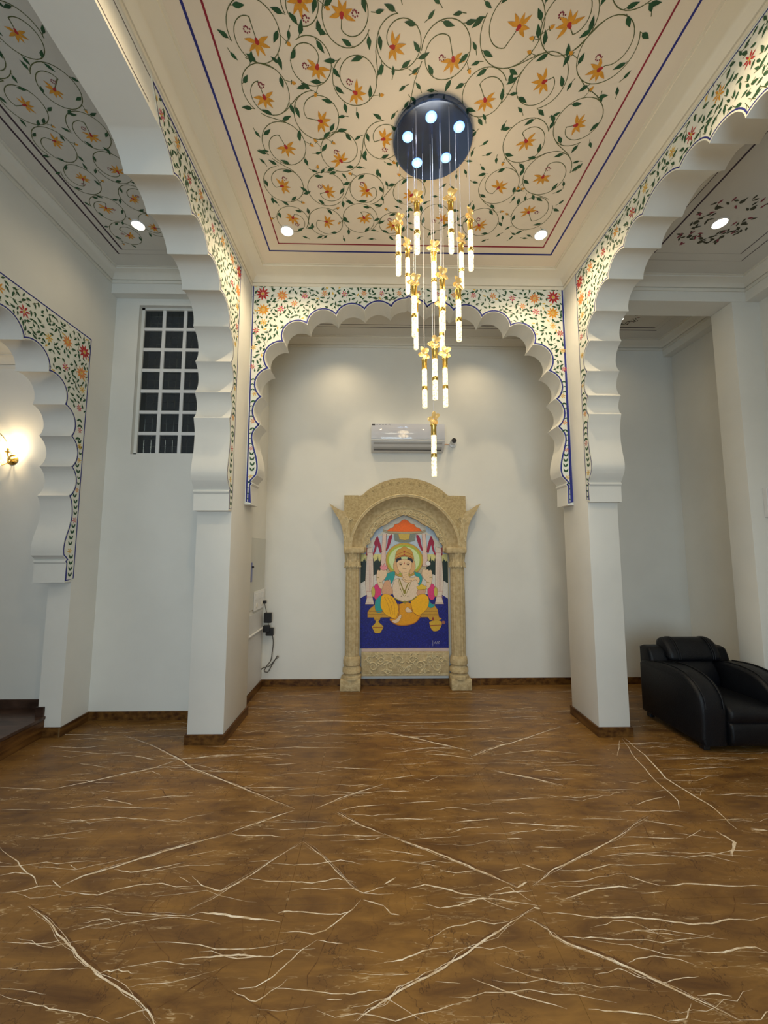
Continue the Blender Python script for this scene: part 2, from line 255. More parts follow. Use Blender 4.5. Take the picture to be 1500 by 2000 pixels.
for k in ('crystal', 'petal', 'crystal2'): M[k].cycles.emission_sampling = 'NONE'
M['led_bloom'] = mat('blue_led_bloom', (.4, .6, 1), .3, emit=(.12, .36, 1), estr=2.2, noise=.02)  # emission imitates the blue lens bloom round the LEDs
VEINS=[(0.0042,[-2.034,2.335,-1.884,2.252,-1.751,2.168,-1.673,2.128,-1.616,2.075]),
(0.0053,[-1.76,2.043,-1.665,2.055,-1.614,2.079,-1.518,2.08]),
(0.0039,[-1.573,2.111,-1.497,2.068]),
(-0.009,[-1.5,2.08,-1.44,2.138,-1.304,2.199,-1.132,2.29,-0.984,2.352,-0.839,2.414]),
(0.006,[-0.839,2.414,-0.732,2.396,-0.618,2.398,-0.506,2.382]),
(0.0046,[-1.483,2.051,-1.388,2.035,-1.297,2.024,-1.234,2.053,-1.14,2.077,-1.035,2.085,-0.95,2.062,-0.843,2.067]),
(-0.0057,[-1.569,1.972,-1.458,1.92,-1.287,1.814,-1.152,1.73,-1.027,1.662,-0.934,1.621,-0.846,1.583,-0.746,1.516]),
(-0.0029,[-1.397,1.956,-1.253,1.96,-1.099,1.931,-0.956,1.916,-0.817,1.908,-0.781,1.925]),
(0.0086,[-0.781,1.925,-0.699,1.917,-0.568,1.897,-0.412,1.872]),
(0.0061,[-0.761,1.724,-0.654,1.73,-0.546,1.738,-0.494,1.732,-0.416,1.725]),
(0.005,[-0.625,2.107,-0.532,2.087,-0.444,2.081,-0.357,2.079,-0.306,2.071,-0.185,2.096,-0.096,2.07]),
(0.0048,[-0.907,2.125,-0.831,2.067,-0.734,2.036,-0.684,2.064,-0.625,2.107]),
(-0.0042,[-0.4,2.347,-0.476,2.277,-0.55,2.201,-0.599,2.145,-0.693,2.057,-0.735,2.009,-0.832,1.939]),
(-0.0035,[-0.4,2.347,-0.279,2.238,-0.174,2.114,-0.069,2.009]),
(0.0042,[-0.067,1.976,-0.1,1.931,-0.153,1.883,-0.213,1.831,-0.265,1.816,-0.32,1.828,-0.406,1.826]),
(0.0041,[-0.069,2.009,0.04,2.043]),
(0.0054,[-0.056,1.975,0.038,1.943]),
(0.0036,[-0.24,1.791,-0.296,1.753,-0.345,1.7,-0.391,1.65,-0.44,1.62,-0.504,1.616]),
(0.0029,[-0.24,1.791,-0.186,1.78,-0.133,1.774]),
(0.0048,[-0.433,1.915,-0.407,1.924,-0.327,1.92,-0.234,1.908,-0.155,1.904,-0.1,1.924]),
(0.0029,[-1.541,1.808,-1.442,1.801,-1.348,1.799,-1.278,1.816]),
(0.002,[-1.442,1.702,-1.31,1.695,-1.196,1.697,-1.108,1.696]),
(0.0023,[-1.016,1.689,-0.92,1.706,-0.838,1.719,-0.763,1.708,-0.671,1.701]),
(0.002,[-0.918,1.625,-0.869,1.637,-0.767,1.64,-0.699,1.656,-0.596,1.686]),
(0.0026,[-1.359,1.613,-1.223,1.582,-1.116,1.561,-1.018,1.547,-0.901,1.517]),
(0.003,[-0.377,1.615,-0.297,1.609,-0.183,1.596,-0.089,1.588,-0.025,1.6,0.031,1.596]),
(0.0056,[-1.318,2.172,-1.223,2.153,-1.12,2.171,-0.985,2.21]),
(0.0027,[-0.967,2.121,-0.893,2.083]),
(0.002,[-0.09,1.756,0.034,1.733]),
(0.003,[-0.652,2.211,-0.554,2.215]),
(0.004,[-0.536,2.197,-0.415,2.182,-0.299,2.188,-0.183,2.211,-0.062,2.178]),
(-0.009,[-2.185,2.859,-2.015,2.929,-1.86,3.013,-1.642,3.108,-1.526,3.212]),
(-0.0065,[-2.207,3.646,-1.825,3.436,-1.544,3.25,-1.331,3.085,-1.003,2.903,-0.792,2.784,-0.506,2.623]),
(0.0056,[-2.551,2.889,-2.18,2.853]),
(0.0061,[-1.766,2.744,-1.653,2.721,-1.531,2.68]),
(0.0072,[-2.006,3.297,-1.854,3.275,-1.673,3.215]),
(0.0075,[-1.486,3.23,-1.242,3.282,-1.024,3.286]),
(0.005,[-0.909,2.857,-0.516,2.84]),
(-0.0067,[-0.503,2.611,-0.64,2.532,-0.839,2.414]),
(-0.006,[-0.371,2.62,-0.245,2.719,0.056,2.876]),
(-0.0052,[-0.249,2.594,-0.102,2.477,0.047,2.391]),
(0.0039,[-2.325,2.647,-2.04,2.641]),
(0.0048,[-1.829,2.674,-1.516,2.655,-1.251,2.633]),
(0.0044,[-1.941,2.558,-1.734,2.542,-1.553,2.566,-1.355,2.539,-1.195,2.521]),
(0.0045,[-1.53,2.731,-1.383,2.763,-1.188,2.77]),
(0.0034,[-1.945,2.39,-1.781,2.431,-1.604,2.464]),
(0.006,[-0.218,2.605,-0.109,2.64,0.052,2.654]),
(0.005,[-0.402,2.4,0.047,2.381]),
(0.0059,[-0.8,2.605,-0.64,2.59]),
(0.0047,[-1.857,2.146,-1.798,2.164,-1.725,2.152]),
(0.0023,[-1.567,2.208,-1.507,2.179]),
(0.0025,[-1.285,1.852,-1.223,1.871,-1.15,1.89]),
(0.003,[-0.176,1.574,-0.12,1.573]),
(0.0018,[-1.379,1.634,-1.288,1.626,-1.192,1.61]),
(0.0032,[-0.992,2.252,-0.848,2.294]),
(0.0049,[-0.304,2.802,-0.115,2.771,0.055,2.795]),
(0.0042,[-2.552,3.388,-2.16,3.32,-1.929,3.335]),
(0.0031,[-2.262,3.19,-1.963,3.114]),
(0.0056,[-3.009,3.686,-2.609,3.654,-2.223,3.637]),
(0.0037,[-1.444,3.087,-1.13,3.047,-0.889,3.042]),
(0.007,[-0.884,3.877,-0.407,3.89,0.052,3.87]),
(0.0051,[-1.109,3.359,-0.666,3.4,-0.246,3.375]),
(0.005,[-0.377,3.1,0.06,3.057]),
(0.0051,[-0.858,3.127,-0.596,3.15]),
(0.003,[-0.709,2.511,-0.254,2.498]),
(0.002,[-0.065,1.657,0.032,1.652]),
(0.001,[-0.419,1.551,-0.336,1.541,-0.214,1.556]),
(-0.0063,[-0.067,1.506,-0.024,1.535,0.031,1.566,0.087,1.597,0.227,1.656,0.372,1.73,0.496,1.801,0.591,1.856,0.718,1.921]),
(0.0078,[0.712,1.921,0.738,1.914]),
(-0.0072,[0.047,2.395,0.186,2.32,0.317,2.253,0.438,2.182,0.573,2.099,0.674,2.026]),
(0.0076,[0.674,2.026,0.736,2.058]),
(-0.005,[0.752,2.036,0.874,2.117,0.991,2.171,1.19,2.263,1.373,2.355,1.665,2.521]),
(0.0049,[0.529,1.991,0.641,2.003,0.74,2.008]),
(0.0063,[0.491,1.985,0.399,2.0,0.32,2.03,0.237,2.053,0.149,2.03]),
(0.0047,[0.213,1.95,0.291,1.926,0.374,1.937,0.476,1.972,0.558,1.967,0.646,1.948,0.733,1.93]),
(0.0059,[0.742,1.896,0.852,1.887,0.966,1.867,1.114,1.867,1.24,1.852,1.346,1.83,1.447,1.83,1.544,1.849,1.627,1.842,1.723,1.858]),
(0.0063,[0.871,1.961,0.963,1.989,1.063,2.015,1.167,2.025,1.243,2.009]),
(-0.0067,[0.662,1.867,0.731,1.819,0.74,1.791,0.789,1.757,0.856,1.725,0.935,1.684,1.007,1.641,1.072,1.595,1.136,1.556,1.197,1.519,1.252,1.48]),
(0.0029,[0.979,1.674,1.031,1.692,1.109,1.7,1.199,1.684,1.238,1.664]),
(0.006,[1.262,1.712,1.396,1.71,1.461,1.724,1.538,1.727,1.57,1.706]),
(0.0028,[1.068,1.604,1.135,1.616,1.22,1.623]),
(0.0038,[1.162,1.56,1.228,1.565,1.281,1.556]),
(0.0042,[0.747,1.526,0.816,1.519,0.885,1.514,0.951,1.505,0.999,1.485]),
(0.0028,[0.999,1.485,1.066,1.491,1.12,1.536]),
(0.0039,[0.364,1.633,0.437,1.603,0.52,1.572,0.595,1.551,0.671,1.528]),
(0.0045,[0.033,1.697,0.104,1.705,0.188,1.738,0.273,1.752]),
(0.0037,[0.215,1.785,0.308,1.833,0.448,1.862,0.51,1.846,0.58,1.856]),
(0.005,[0.038,1.941,0.071,1.902,0.105,1.896]),
(0.0067,[0.04,2.057,0.098,2.096]),
(0.0065,[1.371,2.024,1.522,2.032,1.625,2.022,1.876,2.01]),
(0.0053,[1.242,2.083,1.365,2.024]),
(0.0043,[0.918,2.127,1.07,2.121,1.194,2.154,1.297,2.148,1.538,2.152]),
(0.0054,[1.367,2.345,1.481,2.343,1.618,2.33,1.718,2.329]),
(0.0037,[1.231,2.262,1.499,2.285]),
(0.0027,[1.241,2.209,1.546,2.234]),
(0.0107,[1.95,2.378,1.977,2.294,1.873,2.196]),
(0.0093,[2.125,3.491,2.113,3.217,2.044,2.905,2.078,2.742,2.109,2.597,2.082,2.392]),
(0.0059,[2.103,3.491,2.008,3.181,1.95,2.875,1.939,2.651,1.889,2.576]),
(0.009,[2.171,2.39,2.249,2.379]),
(0.003,[2.067,3.469,1.88,3.202]),
(0.0059,[0.45,2.484,0.597,2.497,0.739,2.51]),
(0.0062,[0.745,2.478,0.891,2.462,1.005,2.445,1.266,2.425]),
(0.0048,[0.743,2.679,0.913,2.691,1.086,2.707]),
(0.006,[0.055,2.795,0.225,2.786]),
(0.005,[0.149,2.66,0.298,2.677,0.413,2.68]),
(-0.0082,[0.742,3.224,0.889,3.32,1.19,3.464,1.685,3.73]),
(-0.0122,[0.071,3.65,0.394,3.502,0.761,3.303]),
(0.0082,[0.367,3.271,0.566,3.247,0.753,3.186]),
(-0.0089,[0.844,3.025,1.075,2.939,1.281,2.834]),
(0.007,[1.324,3.085,1.691,3.084]),
(0.0046,[1.635,2.618,1.767,2.667,1.895,2.704]),
(0.0049,[0.751,2.167,0.849,2.117]),
(0.0041,[0.325,2.135,0.399,2.118,0.518,2.135]),
(0.0037,[0.618,2.122,0.743,2.146]),
(0.0031,[0.214,2.183,0.329,2.159]),
(0.0028,[1.245,1.984,1.369,1.995]),
(0.0023,[1.096,1.806,1.277,1.777]),
(0.0021,[0.223,1.625,0.316,1.616]),
(0.002,[0.032,1.652,0.139,1.653]),
(0.0041,[0.78,1.784,0.937,1.776,1.029,1.769]),
(0.0026,[0.849,1.772,1.036,1.747,1.153,1.704,1.251,1.697]),
(0.0022,[0.462,1.689,0.574,1.64,0.661,1.616,0.736,1.61]),
(0.0038,[0.411,2.394,0.522,2.433,0.658,2.441]),
(0.0061,[0.732,2.348,0.817,2.344]),
(0.003,[1.213,2.496,1.503,2.49]),
(0.0051,[1.344,2.784,1.74,2.776]),
(0.0049,[0.064,3.276,0.442,3.37,0.692,3.366]),
(0.0054,[0.907,3.24,1.302,3.312,1.601,3.246]),
(0.0042,[2.134,2.951,2.438,2.935]),
(0.0059,[2.153,3.159,2.642,3.168,2.981,3.143]),
(0.0039,[2.191,2.712,2.457,2.72]),
(0.005,[1.603,2.477,1.789,2.419]),
(0.0028,[1.732,2.328,1.876,2.396]),
(0.0029,[1.969,2.47,2.192,2.477]),
(0.007,[0.075,3.859,0.554,3.838,1.091,3.867]),
(0.0071,[0.35,3.72,0.761,3.686,1.238,3.728]),
(0.005,[0.387,2.969,0.696,2.956]),
(0.0059,[0.057,2.928,0.278,2.977]),
(0.005,[0.049,2.519,0.341,2.517]),
(0.0039,[0.044,2.276,0.153,2.256,0.272,2.228]),
(0.003,[0.188,2.349,0.479,2.372]),
(0.0041,[0.862,2.279,1.013,2.272]),
(0.003,[0.795,1.993,0.867,1.991])]
SCROLLS=[(-0.67,1.884,0.14,-0.665,1.927),(-0.383,2.01,0.118,-0.35,2.036),(-0.163,1.814,0.128,-0.187,1.803),(-0.681,2.16,0.14,-0.699,2.196),(-0.134,2.096,0.132,-0.132,2.159),(0.12,1.916,0.123,0.089,1.933),(0.386,1.944,0.137,0.437,1.985),(-0.643,2.478,0.147,-0.634,2.497),(-0.392,2.296,0.144,-0.368,2.323),(-0.254,2.525,0.142,-0.262,2.583),(-0.717,2.782,0.149,-0.729,2.791),(-0.393,2.816,0.144,-0.387,2.832),(-0.078,2.81,0.132,-0.078,2.818),(0.04,2.44,0.127,0.046,2.427),(-0.715,3.102,0.131,-0.711,3.083),(-0.44,3.125,0.145,-0.43,3.116),(-0.14,3.081,0.146,-0.108,3.071),(0.253,2.827,0.126,0.27,2.852),(0.141,3.134,0.121,0.141,3.143),(-0.4,1.761,0.096,-0.398,1.754),(0.503,3.059,0.135,0.554,3.077),(0.729,1.852,0.167,0.762,1.834),(1.023,1.813,0.142,1.027,1.821),(0.988,2.08,0.145,1.0,2.08),(1.296,1.928,0.156,1.298,2.014),(0.659,2.145,0.133,0.676,2.184),(1.319,2.301,0.148,1.318,2.314),(1.019,2.424,0.148,1.026,2.424),(1.269,2.656,0.169,1.249,2.681),(0.94,2.762,0.151,0.943,2.771),(1.292,3.006,0.163,1.259,2.987),(0.889,3.107,0.149,0.885,3.129)]
# ================================================================ SETTING
TOP = 4.62
def wallbox(name, *b, m='plaster'):
    mb = MB(); mb.box(*b); return mb.build(name, M[m], kind='structure')
# floor of mirrored marble slabs
sub = MB(); sub.box(-2.93, 3.95, -4.0, 4.95, -.12, -.012); floor = sub.build('floor', M['grout'], kind='structure')
TW, TH = 1.14, .66; X0, Y0 = -.405, 1.955
tile_mesh = {}
def slab_mesh(w, d, fx, fy, u0=0, v0=0):
    key = (round(w, 3), round(d, 3), fx, fy, u0, v0)
    if key in tile_mesh: return tile_mesh[key]
    g = .0003; me = bpy.data.meshes.new('floor_slab'); h = .012; e = .0006
    vs = [(g, g, -h), (w-g, g, -h), (w-g, d-g, -h), (g, d-g, -h), (g, g, -e), (w-g, g, -e), (w-g, d-g, -e), (g, d-g, -e),
          (g+e, g+e, 0), (w-g-e, g+e, 0), (w-g-e, d-g-e, 0), (g+e, d-g-e, 0)]
    fs = [(3, 2, 1, 0)] + [(i, (i+1) % 4, 4+(i+1) % 4, 4+i) for i in range(4)] + [(4+i, 4+(i+1) % 4, 8+(i+1) % 4, 8+i) for i in range(4)] + [(8, 9, 10, 11)]
    me.from_pydata(vs, [], fs); uvl = me.uv_layers.new(name='UVMap')
    for l in me.loops:
        x, y, _ = vs[l.vertex_index]; u = x+u0; v = y+v0
        if fx: u = TW-u
        if fy: v = TH-v
        uvl.data[l.index].uv = (u, v)
    me.materials.append(M['floor']); tile_mesh[key] = me; return me
for i in range(-3, 4):
    for j in range(-9, 5):
        xa, ya = X0+i*TW, Y0+j*TH; xb, yb = xa+TW, ya+TH
        x0, x1, y0, y1 = max(xa, -2.9), min(xb, 3.92), max(ya, -3.98), min(yb, 4.92)
        if x1-x0 < .01 or y1-y0 < .01: continue
        o = obj('floor_slab', slab_mesh(x1-x0, y1-y0, i % 2, j % 2, round(x0-xa, 3), round(y0-ya, 3)), floor); o.location = (x0, y0, 0)
rnd = random.Random(4)
def crinkle(pts, amp, sub=4):
    out = []
    for (x0, y0), (x1, y1) in zip(pts, pts[1:]):
        l = math.hypot(x1-x0, y1-y0); a = amp*min(1, l/.25)
        for k in range(sub):
            t = k/sub; out.append((x0+(x1-x0)*t+(rnd.uniform(-a, a) if k else 0), y0+(y1-y0)*t+(rnd.uniform(-a, a) if k else 0)))
    return out+[pts[-1]]
va, vb = MB(), MB(); FZ = PZ(0)
for n, (w, p) in enumerate(VEINS):
    pts = [(p[i], p[i+1]) for i in range(0, len(p), 2)]; c = crinkle(pts, .006); w *= 1.35
    if w < 0:
        vb.ribbon([(x+.006, y+.006) for x, y in c], -w*1.9, .0003, FZ, taper=True)
        va.ribbon(c, -w*.8, .0006, FZ, taper=True)
        for k in range(2): va.ribbon(crinkle([(x+rnd.uniform(-.014, .014), y+rnd.uniform(-.014, .014)) for x, y in pts], .008), -w*.22, .0005, FZ, taper=True)
    else:
        va.ribbon(c, w*.85, .0006, FZ, taper=True)
        if w > .012: va.ribbon([(x+rnd.uniform(-.005, .005), y+rnd.uniform(.004, .012)) for x, y in c], w*.3, .0006, FZ, taper=True)
# further hairline veins on the slabs behind and beside the ones followed above
for k in range(420):
    y = rnd.uniform(-3.8, 4.7) if k < 150 else rnd.uniform(1.0, 4.7); x = rnd.uniform(-2.7, 3.6); l = rnd.uniform(.15, .6)
    if k > 150: va.ribbon(crinkle([(x, y), (x+l/2, y+rnd.uniform(-.04, .04)), (min(x+l, 3.9), y+rnd.uniform(-.06, .06))], .014), rnd.uniform(.0015, .004), .0006, FZ, taper=True)
    elif y < .9 or y > 2.9: va.ribbon(crinkle([(x, y), (x+l/2, y+rnd.uniform(-.03, .03)), (min(x+l, 3.9), y+rnd.uniform(-.05, .05))], .01), rnd.uniform(.003, .007), .0006, FZ, taper=True)
for k in range(170):   # fine dark cracks across the grain
    y = rnd.uniform(.6, 4.5); x = rnd.uniform(-2.5, 3.6); a = rnd.choice((rnd.uniform(1.2, 1.9), rnd.uniform(.4, 1.0), rnd.uniform(2.2, 2.8))); l = rnd.uniform(.12, .55)
    vb.ribbon(crinkle([(x, y), (x+l*.5*cos(a)+rnd.uniform(-.02, .02), y+l*.5*sin(a)), (x+l*cos(a), y+l*sin(a))], .016), rnd.uniform(.0015, .0045), .0004, FZ, taper=True)
va.build('white_vein', M['vein'], floor, kind='stuff', flip=False); vb.build('brown_vein', M['vein2'], floor, kind='stuff', flip=False)

# outer shell
wallbox('wall_back', -1.5, 4.1, 4.86, 5.05, 0, TOP)
wallbox('wall_back_left', -1.57, -1.36, 4.05, 4.95, 0, TOP)      # left wall of the alcove, ends at the pillar
wallbox('wall_right_back', 3.86, 4.1, 3.77, 4.95, 0, TOP)
wallbox('wall_right', 3.71, 4.1, -4.1, 3.77, 0, TOP)
wallbox('wall_left_back', -2.95, -1.5, 3.95, 4.15, 0, 2.57)       # below the window
wallbox('wall_front', -5.3, 4.1, -4.2, -4.0, 0, TOP)
wl = MB()   # rest of the wall round the window opening
wl.box(-2.95, -2.49, 3.95, 4.15, 2.57, TOP); wl.box(-1.80, -1.5, 3.95, 4.15, 2.57, TOP); wl.box(-2.49, -1.80, 3.95, 4.15, 4.165, TOP)
wl.build('wall_left_back_upper', M['plaster'], kind='structure')

wallbox('light_block_right', 2.22, 3.71, -.75, -.6, 0, 4.2)  # unseen wall added to keep the front light off the right aisle
wallbox('light_block_left', -2.73, -2.1, -.75, -.6, 0, 4.45)  # unseen pier added to trim the front light in the left aisle
# ceilings with border lines, scroll painting and cornices
def ring(mb, x0, x1, y0, y1, prof):
    V = []; n = len(prof)
    for d, z in prof: V += [(x0+d, y0+d, z), (x1-d, y0+d, z), (x1-d, y1-d, z), (x0+d, y1-d, z)]
    mb.add(V, [(4*i+k, 4*i+(k+1) % 4, 4*i+4+(k+1) % 4, 4*i+4+k) for i in range(n-1) for k in range(4)])
def coving(z0, z1, run, gr=.014):
    p = [(.0005, z0-.03), (.010, z0-.03), (.010, z0-.005), (.001, z0-.003), (.001, z0+.006), (gr, z0+.006)]
    for k in range(1, 7):
        t = k/6; p.append((gr+(run-gr)*(t**1.25), z0+.006+(z1-.016-z0-.006)*(1-(1-t)**1.5)))
    return p+[(run, z1-.004), (run+.018, z1-.004), (run+.018, z1+.001)]
def ceiling(name, x0, x1, y0, y1, z, m): return wallbox(name, x0, x1, y0, y1, z, TOP+.1, m=m)
def border(mb, x0, x1, y0, y1, w, T, off=.0006): mb.ribbon([(x0, y0), (x1, y0), (x1, y1), (x0, y1)], w, off, T, closed=True)
ZB, ZL, ZR, ZK = 4.40, 4.45, 4.20, 4.30
c_bay = ceiling('ceiling', -1.27, 1.93, .95, 3.78, ZB, 'cream')
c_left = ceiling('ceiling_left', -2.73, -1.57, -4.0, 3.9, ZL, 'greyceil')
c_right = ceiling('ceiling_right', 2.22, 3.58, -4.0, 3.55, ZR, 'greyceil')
c_back = ceiling('ceiling_back', -1.36, 3.86, 4.0, 4.86, ZK, 'greyceil')
c_front = ceiling('ceiling_front', -1.57, 2.23, -4.0, .76, 4.25, 'plaster')
def trim(name, *a, m='trim'):
    mb = MB(); ring(mb, *a); return mb.build(name, M[m], kind='structure', smooth=40)
trim('trim_1', -1.27, 1.93, 1.0, 3.78, coving(4.30, ZB, .15), m='trim_cream')
trim('trim_2', -2.73, -1.57, -3.9, 3.86, coving(4.37, ZL, .10))
trim('trim_3', 2.23, 3.58, -3.9, 3.53, coving(4.13, ZR, .10))
trim('trim_4', -1.36, 3.75, 4.0, 4.86, coving(4.235, ZK, .12))
# beams
wallbox('trim_5', -2.8, -1.57, 3.86, 3.97, 4.235, TOP)             # over the window bay
wallbox('trim_6', 2.19, 3.9, 3.53, 3.77, 4.0, TOP)                 # cross beam of the right aisle
wallbox('trim_7', 3.58, 3.75, -4.0, 3.53, 4.0, TOP)                # edge beam of the right aisle
wallbox('trim_8', 3.75, 3.9, 3.77, 4.9, 4.12, TOP)                 # edge beam of the back bay
wallbox('trim_9', -1.57, 2.23, .76, .96, 4.08, TOP)                # beam over the camera

def leafpoly(x, y, a, l, w, bend=0):
    ca, sa = cos(a), sin(a); P = []
    for t, s in ((0, 0), (.18, .7), (.42, 1), (.7, .62), (1, 0), (.7, -.5), (.42, -.85), (.18, -.6)):
        u = t*l; v = s*w/2+bend*l*t*t; P.append((x+ca*u-sa*v, y+sa*u+ca*v))
    return P
JIT = [0]
def leaf(mb, x, y, a, l, w, off, T, bend=0):
    JIT[0] = (JIT[0]+1) % 37; off += JIT[0]*1.1e-5
    P = leafpoly(x, y, a, l, w, bend); mb.fan((x+cos(a)*l*.42, y+sin(a)*l*.42), P, off, T)
def dot(mb, x, y, r, off, T, n=8, sq=1): mb.fan((x, y), [(x+r*cos(2*pi*k/n), y+r*sq*sin(2*pi*k/n)) for k in range(n)], off, T)
SM = ['stem', 'leaf', 'orange', 'pred', 'berry', 'pink', 'orange2', 'yellow']
SMI = {n: i for i, n in enumerate(SM)}
def scroll(mb, cx, cy, r, fx, fy, T, rg, k=1.12, w=.0046):
    """one vine curl: a ring that winds in to a flower"""
    a0 = rg.uniform(0, 2*pi); dr = rg.choice((-1, 1)); mb.c = SMI['stem']
    ins = math.atan2(fy-cy, fx-cx); pts = []; N = 44; turns = 1.28
    for i in range(N+1):
        t = i/N; a = a0+dr*2*pi*turns*t; rad = r if t < .62 else r*(1-.55*((t-.62)/.38)**1.3)
        pts.append((cx+rad*cos(a), cy+rad*sin(a)))
    # lead the end of the curl to the flower
    ex, ey = pts[-1]; d = math.hypot(ex-fx, ey-fy)
    if d > .02: pts += [((ex*2+fx)/3, (ey*2+fy)/3), (fx+(ex-fx)*.15, fy+(ey-fy)*.15)]
    mb.ribbon(pts, w, .0006, T)
    # flower seen from the side: a fan of petals on a red base
    fa = math.atan2(fy-ey, fx-ex)
    mb.c = SMI['orange']
    for q in range(6):
        a = fa+R(-105+42*q)+rg.uniform(-.08, .08); leaf(mb, fx+.006*cos(a), fy+.006*sin(a), a, .058*k*rg.uniform(.8, 1.1), .021*k, .0010, T)
    mb.c = SMI['pred']; dot(mb, fx, fy, .011*k, .0014, T); dot(mb, fx-.012*cos(fa), fy-.012*sin(fa), .008*k, .0013, T)
    # leaves on short stalks along the ring, alternately outside and inside
    for q in range(6):
        t = q/6+rg.uniform(-.03, .03); a = a0+dr*2*pi*t; px, py = cx+r*cos(a), cy+r*sin(a); out = 1 if q % 2 == 0 else -1
        la = a+(0 if out > 0 else pi)+dr*out*R(52); sl = .016*k
        mb.c = SMI['stem']; mb.ribbon([(px, py), (px+sl*cos(la), py+sl*sin(la))], w*.7, .0006, T)
        mb.c = SMI['leaf']; leaf(mb, px+sl*.8*cos(la), py+sl*.8*sin(la), la, .058*k*rg.uniform(.85, 1.1), .026*k, .0010, T, rg.uniform(-.15, .15))
    # acorn bud
    a = a0+dr*R(200); px, py = cx+r*.98*cos(a), cy+r*.98*sin(a); la = a+dr*R(40)
    bx, by = px+.04*k*cos(la), py+.04*k*sin(la)
    mb.c = SMI['stem']; mb.ribbon([(px, py), (bx, by)], w*.7, .0006, T); mb.ribbon([(bx-.012*sin(la), by+.012*cos(la)), (bx+.012*sin(la), by-.012*cos(la))], w, .0008, T)
    mb.c = SMI['orange']; leaf(mb, bx, by, la, .026*k, .020*k, .0010, T)
    # berries
    if rg.random() < .65:
        a = ins+R(150); bx, by = fx+(.062*k)*cos(a), fy+(.062*k)*sin(a); mb.c = SMI['berry']
        for q in range(9):
            t = q/9*2*pi*1.1; dot(mb, bx+(.017-.0012*q)*k*cos(t), by+(.017-.0012*q)*k*sin(t), .0042*k, .0010, T, 6)
# centre bay painting
T = PZ(ZB, -1); rg = random.Random(11); mb = MB()
LIST = list(SCROLLS)+[(-.45, 1.5, .14, -.45, 1.52), (-.12, 1.48, .13, -.1, 1.5), (.22, 1.55, .14, .2, 1.57), (.6, 1.5, .15, .62, 1.52), (.98, 1.5, .14, .98, 1.5), (1.3, 1.62, .14, 1.3, 1.64), (.5, 2.45, .12, .5, 2.45), (.3, 3.2, .0, .3, 3.2)][:-1]
for q, (cx, cy, r, fx, fy) in enumerate(LIST): scroll(mb, cx, cy, r*1.0, fx, fy, T, rg)
# connecting vines between neighbouring curls and filler leaves
mb.c = 0
for a, b in ((0, 3), (3, 8), (8, 9), (7, 3), (7, 10), (11, 12), (9, 13), (5, 4), (6, 13), (14, 15), (15, 16), (16, 18), (12, 17), (21, 23), (22, 24), (23, 25), (24, 26), (27, 28), (27, 29), (29, 31), (28, 30), (26, 28), (20, 31)):
    A, B = LIST[a], LIST[b]; d = math.hypot(B[0]-A[0], B[1]-A[1]); ux, uy = (B[0]-A[0])/d, (B[1]-A[1])/d
    p = (A[0]+ux*A[2]*cos(.6)-uy*A[2]*sin(.6), A[1]+uy*A[2]*cos(.6)+ux*A[2]*sin(.6)); q = (B[0]-ux*B[2]*cos(.6)+uy*B[2]*sin(.6), B[1]-uy*B[2]*cos(.6)-ux*B[2]*sin(.6))
    mx, my = (p[0]+q[0])/2, (p[1]+q[1])/2; mb.ribbon([p, ((p[0]+mx)/2-uy*.01, (p[1]+my)/2+ux*.01), (mx, my), ((q[0]+mx)/2+uy*.01, (q[1]+my)/2-ux*.01), q], .0046, .0006, T)
tries = 0; placed = []
while tries < 900:
    tries += 1; x, y = rg.uniform(-.84, 1.48), rg.uniform(1.3, 3.3)
    if any(math.hypot(x-c[0], y-c[1]) < c[2]+.025 for c in LIST) or any(math.hypot(x-a, y-b) < .06 for a, b in placed): continue
    placed.append((x, y)); a = rg.uniform(0, 2*pi); mb.c = SMI['leaf']; leaf(mb, x, y, a, .05, .022, .001, T)
    mb.c = 0; mb.ribbon([(x, y), (x-.022*cos(a+.3), y-.022*sin(a+.3))], .004, .0006, T)
mb.build('vine_painting', [M[n] for n in SM], c_bay, label='painted vine scrolls with orange flowers', kind='stuff', flip=False)
mb = MB(); border(mb, -1.005, 1.655, 1.32, 3.455, .016, T); mb.build('blue_border_line', M['blue'], c_bay, flip=False)
mb = MB(); border(mb, -.90, 1.545, 1.42, 3.365, .013, T); mb.build('red_border_line', M['red'], c_bay, flip=False)
# left aisle painting
T = PZ(ZL, -1); mb = MB(); rg = random.Random(5)
for j in range(13):
    for i in range(2):
        cx = -2.27+.30*i+rg.uniform(-.015, .015); cy = 3.34-.26*j-.10*i; scroll(mb, cx, cy, .125, cx+rg.uniform(-.03, .03), cy+rg.uniform(-.03, .03), T, rg, .85, .005)
mb.build('vine_painting', [M[n] for n in SM], c_left, label='painted vine scrolls in the left aisle', kind='stuff', flip=False)
mb = MB(); border(mb, -2.49, -1.78, -3.5, 3.585, .008, T); border(mb, -2.425, -1.80, -3.43, 3.53, .008, T); mb.build('border_line', M['dkline'], c_left, flip=False)
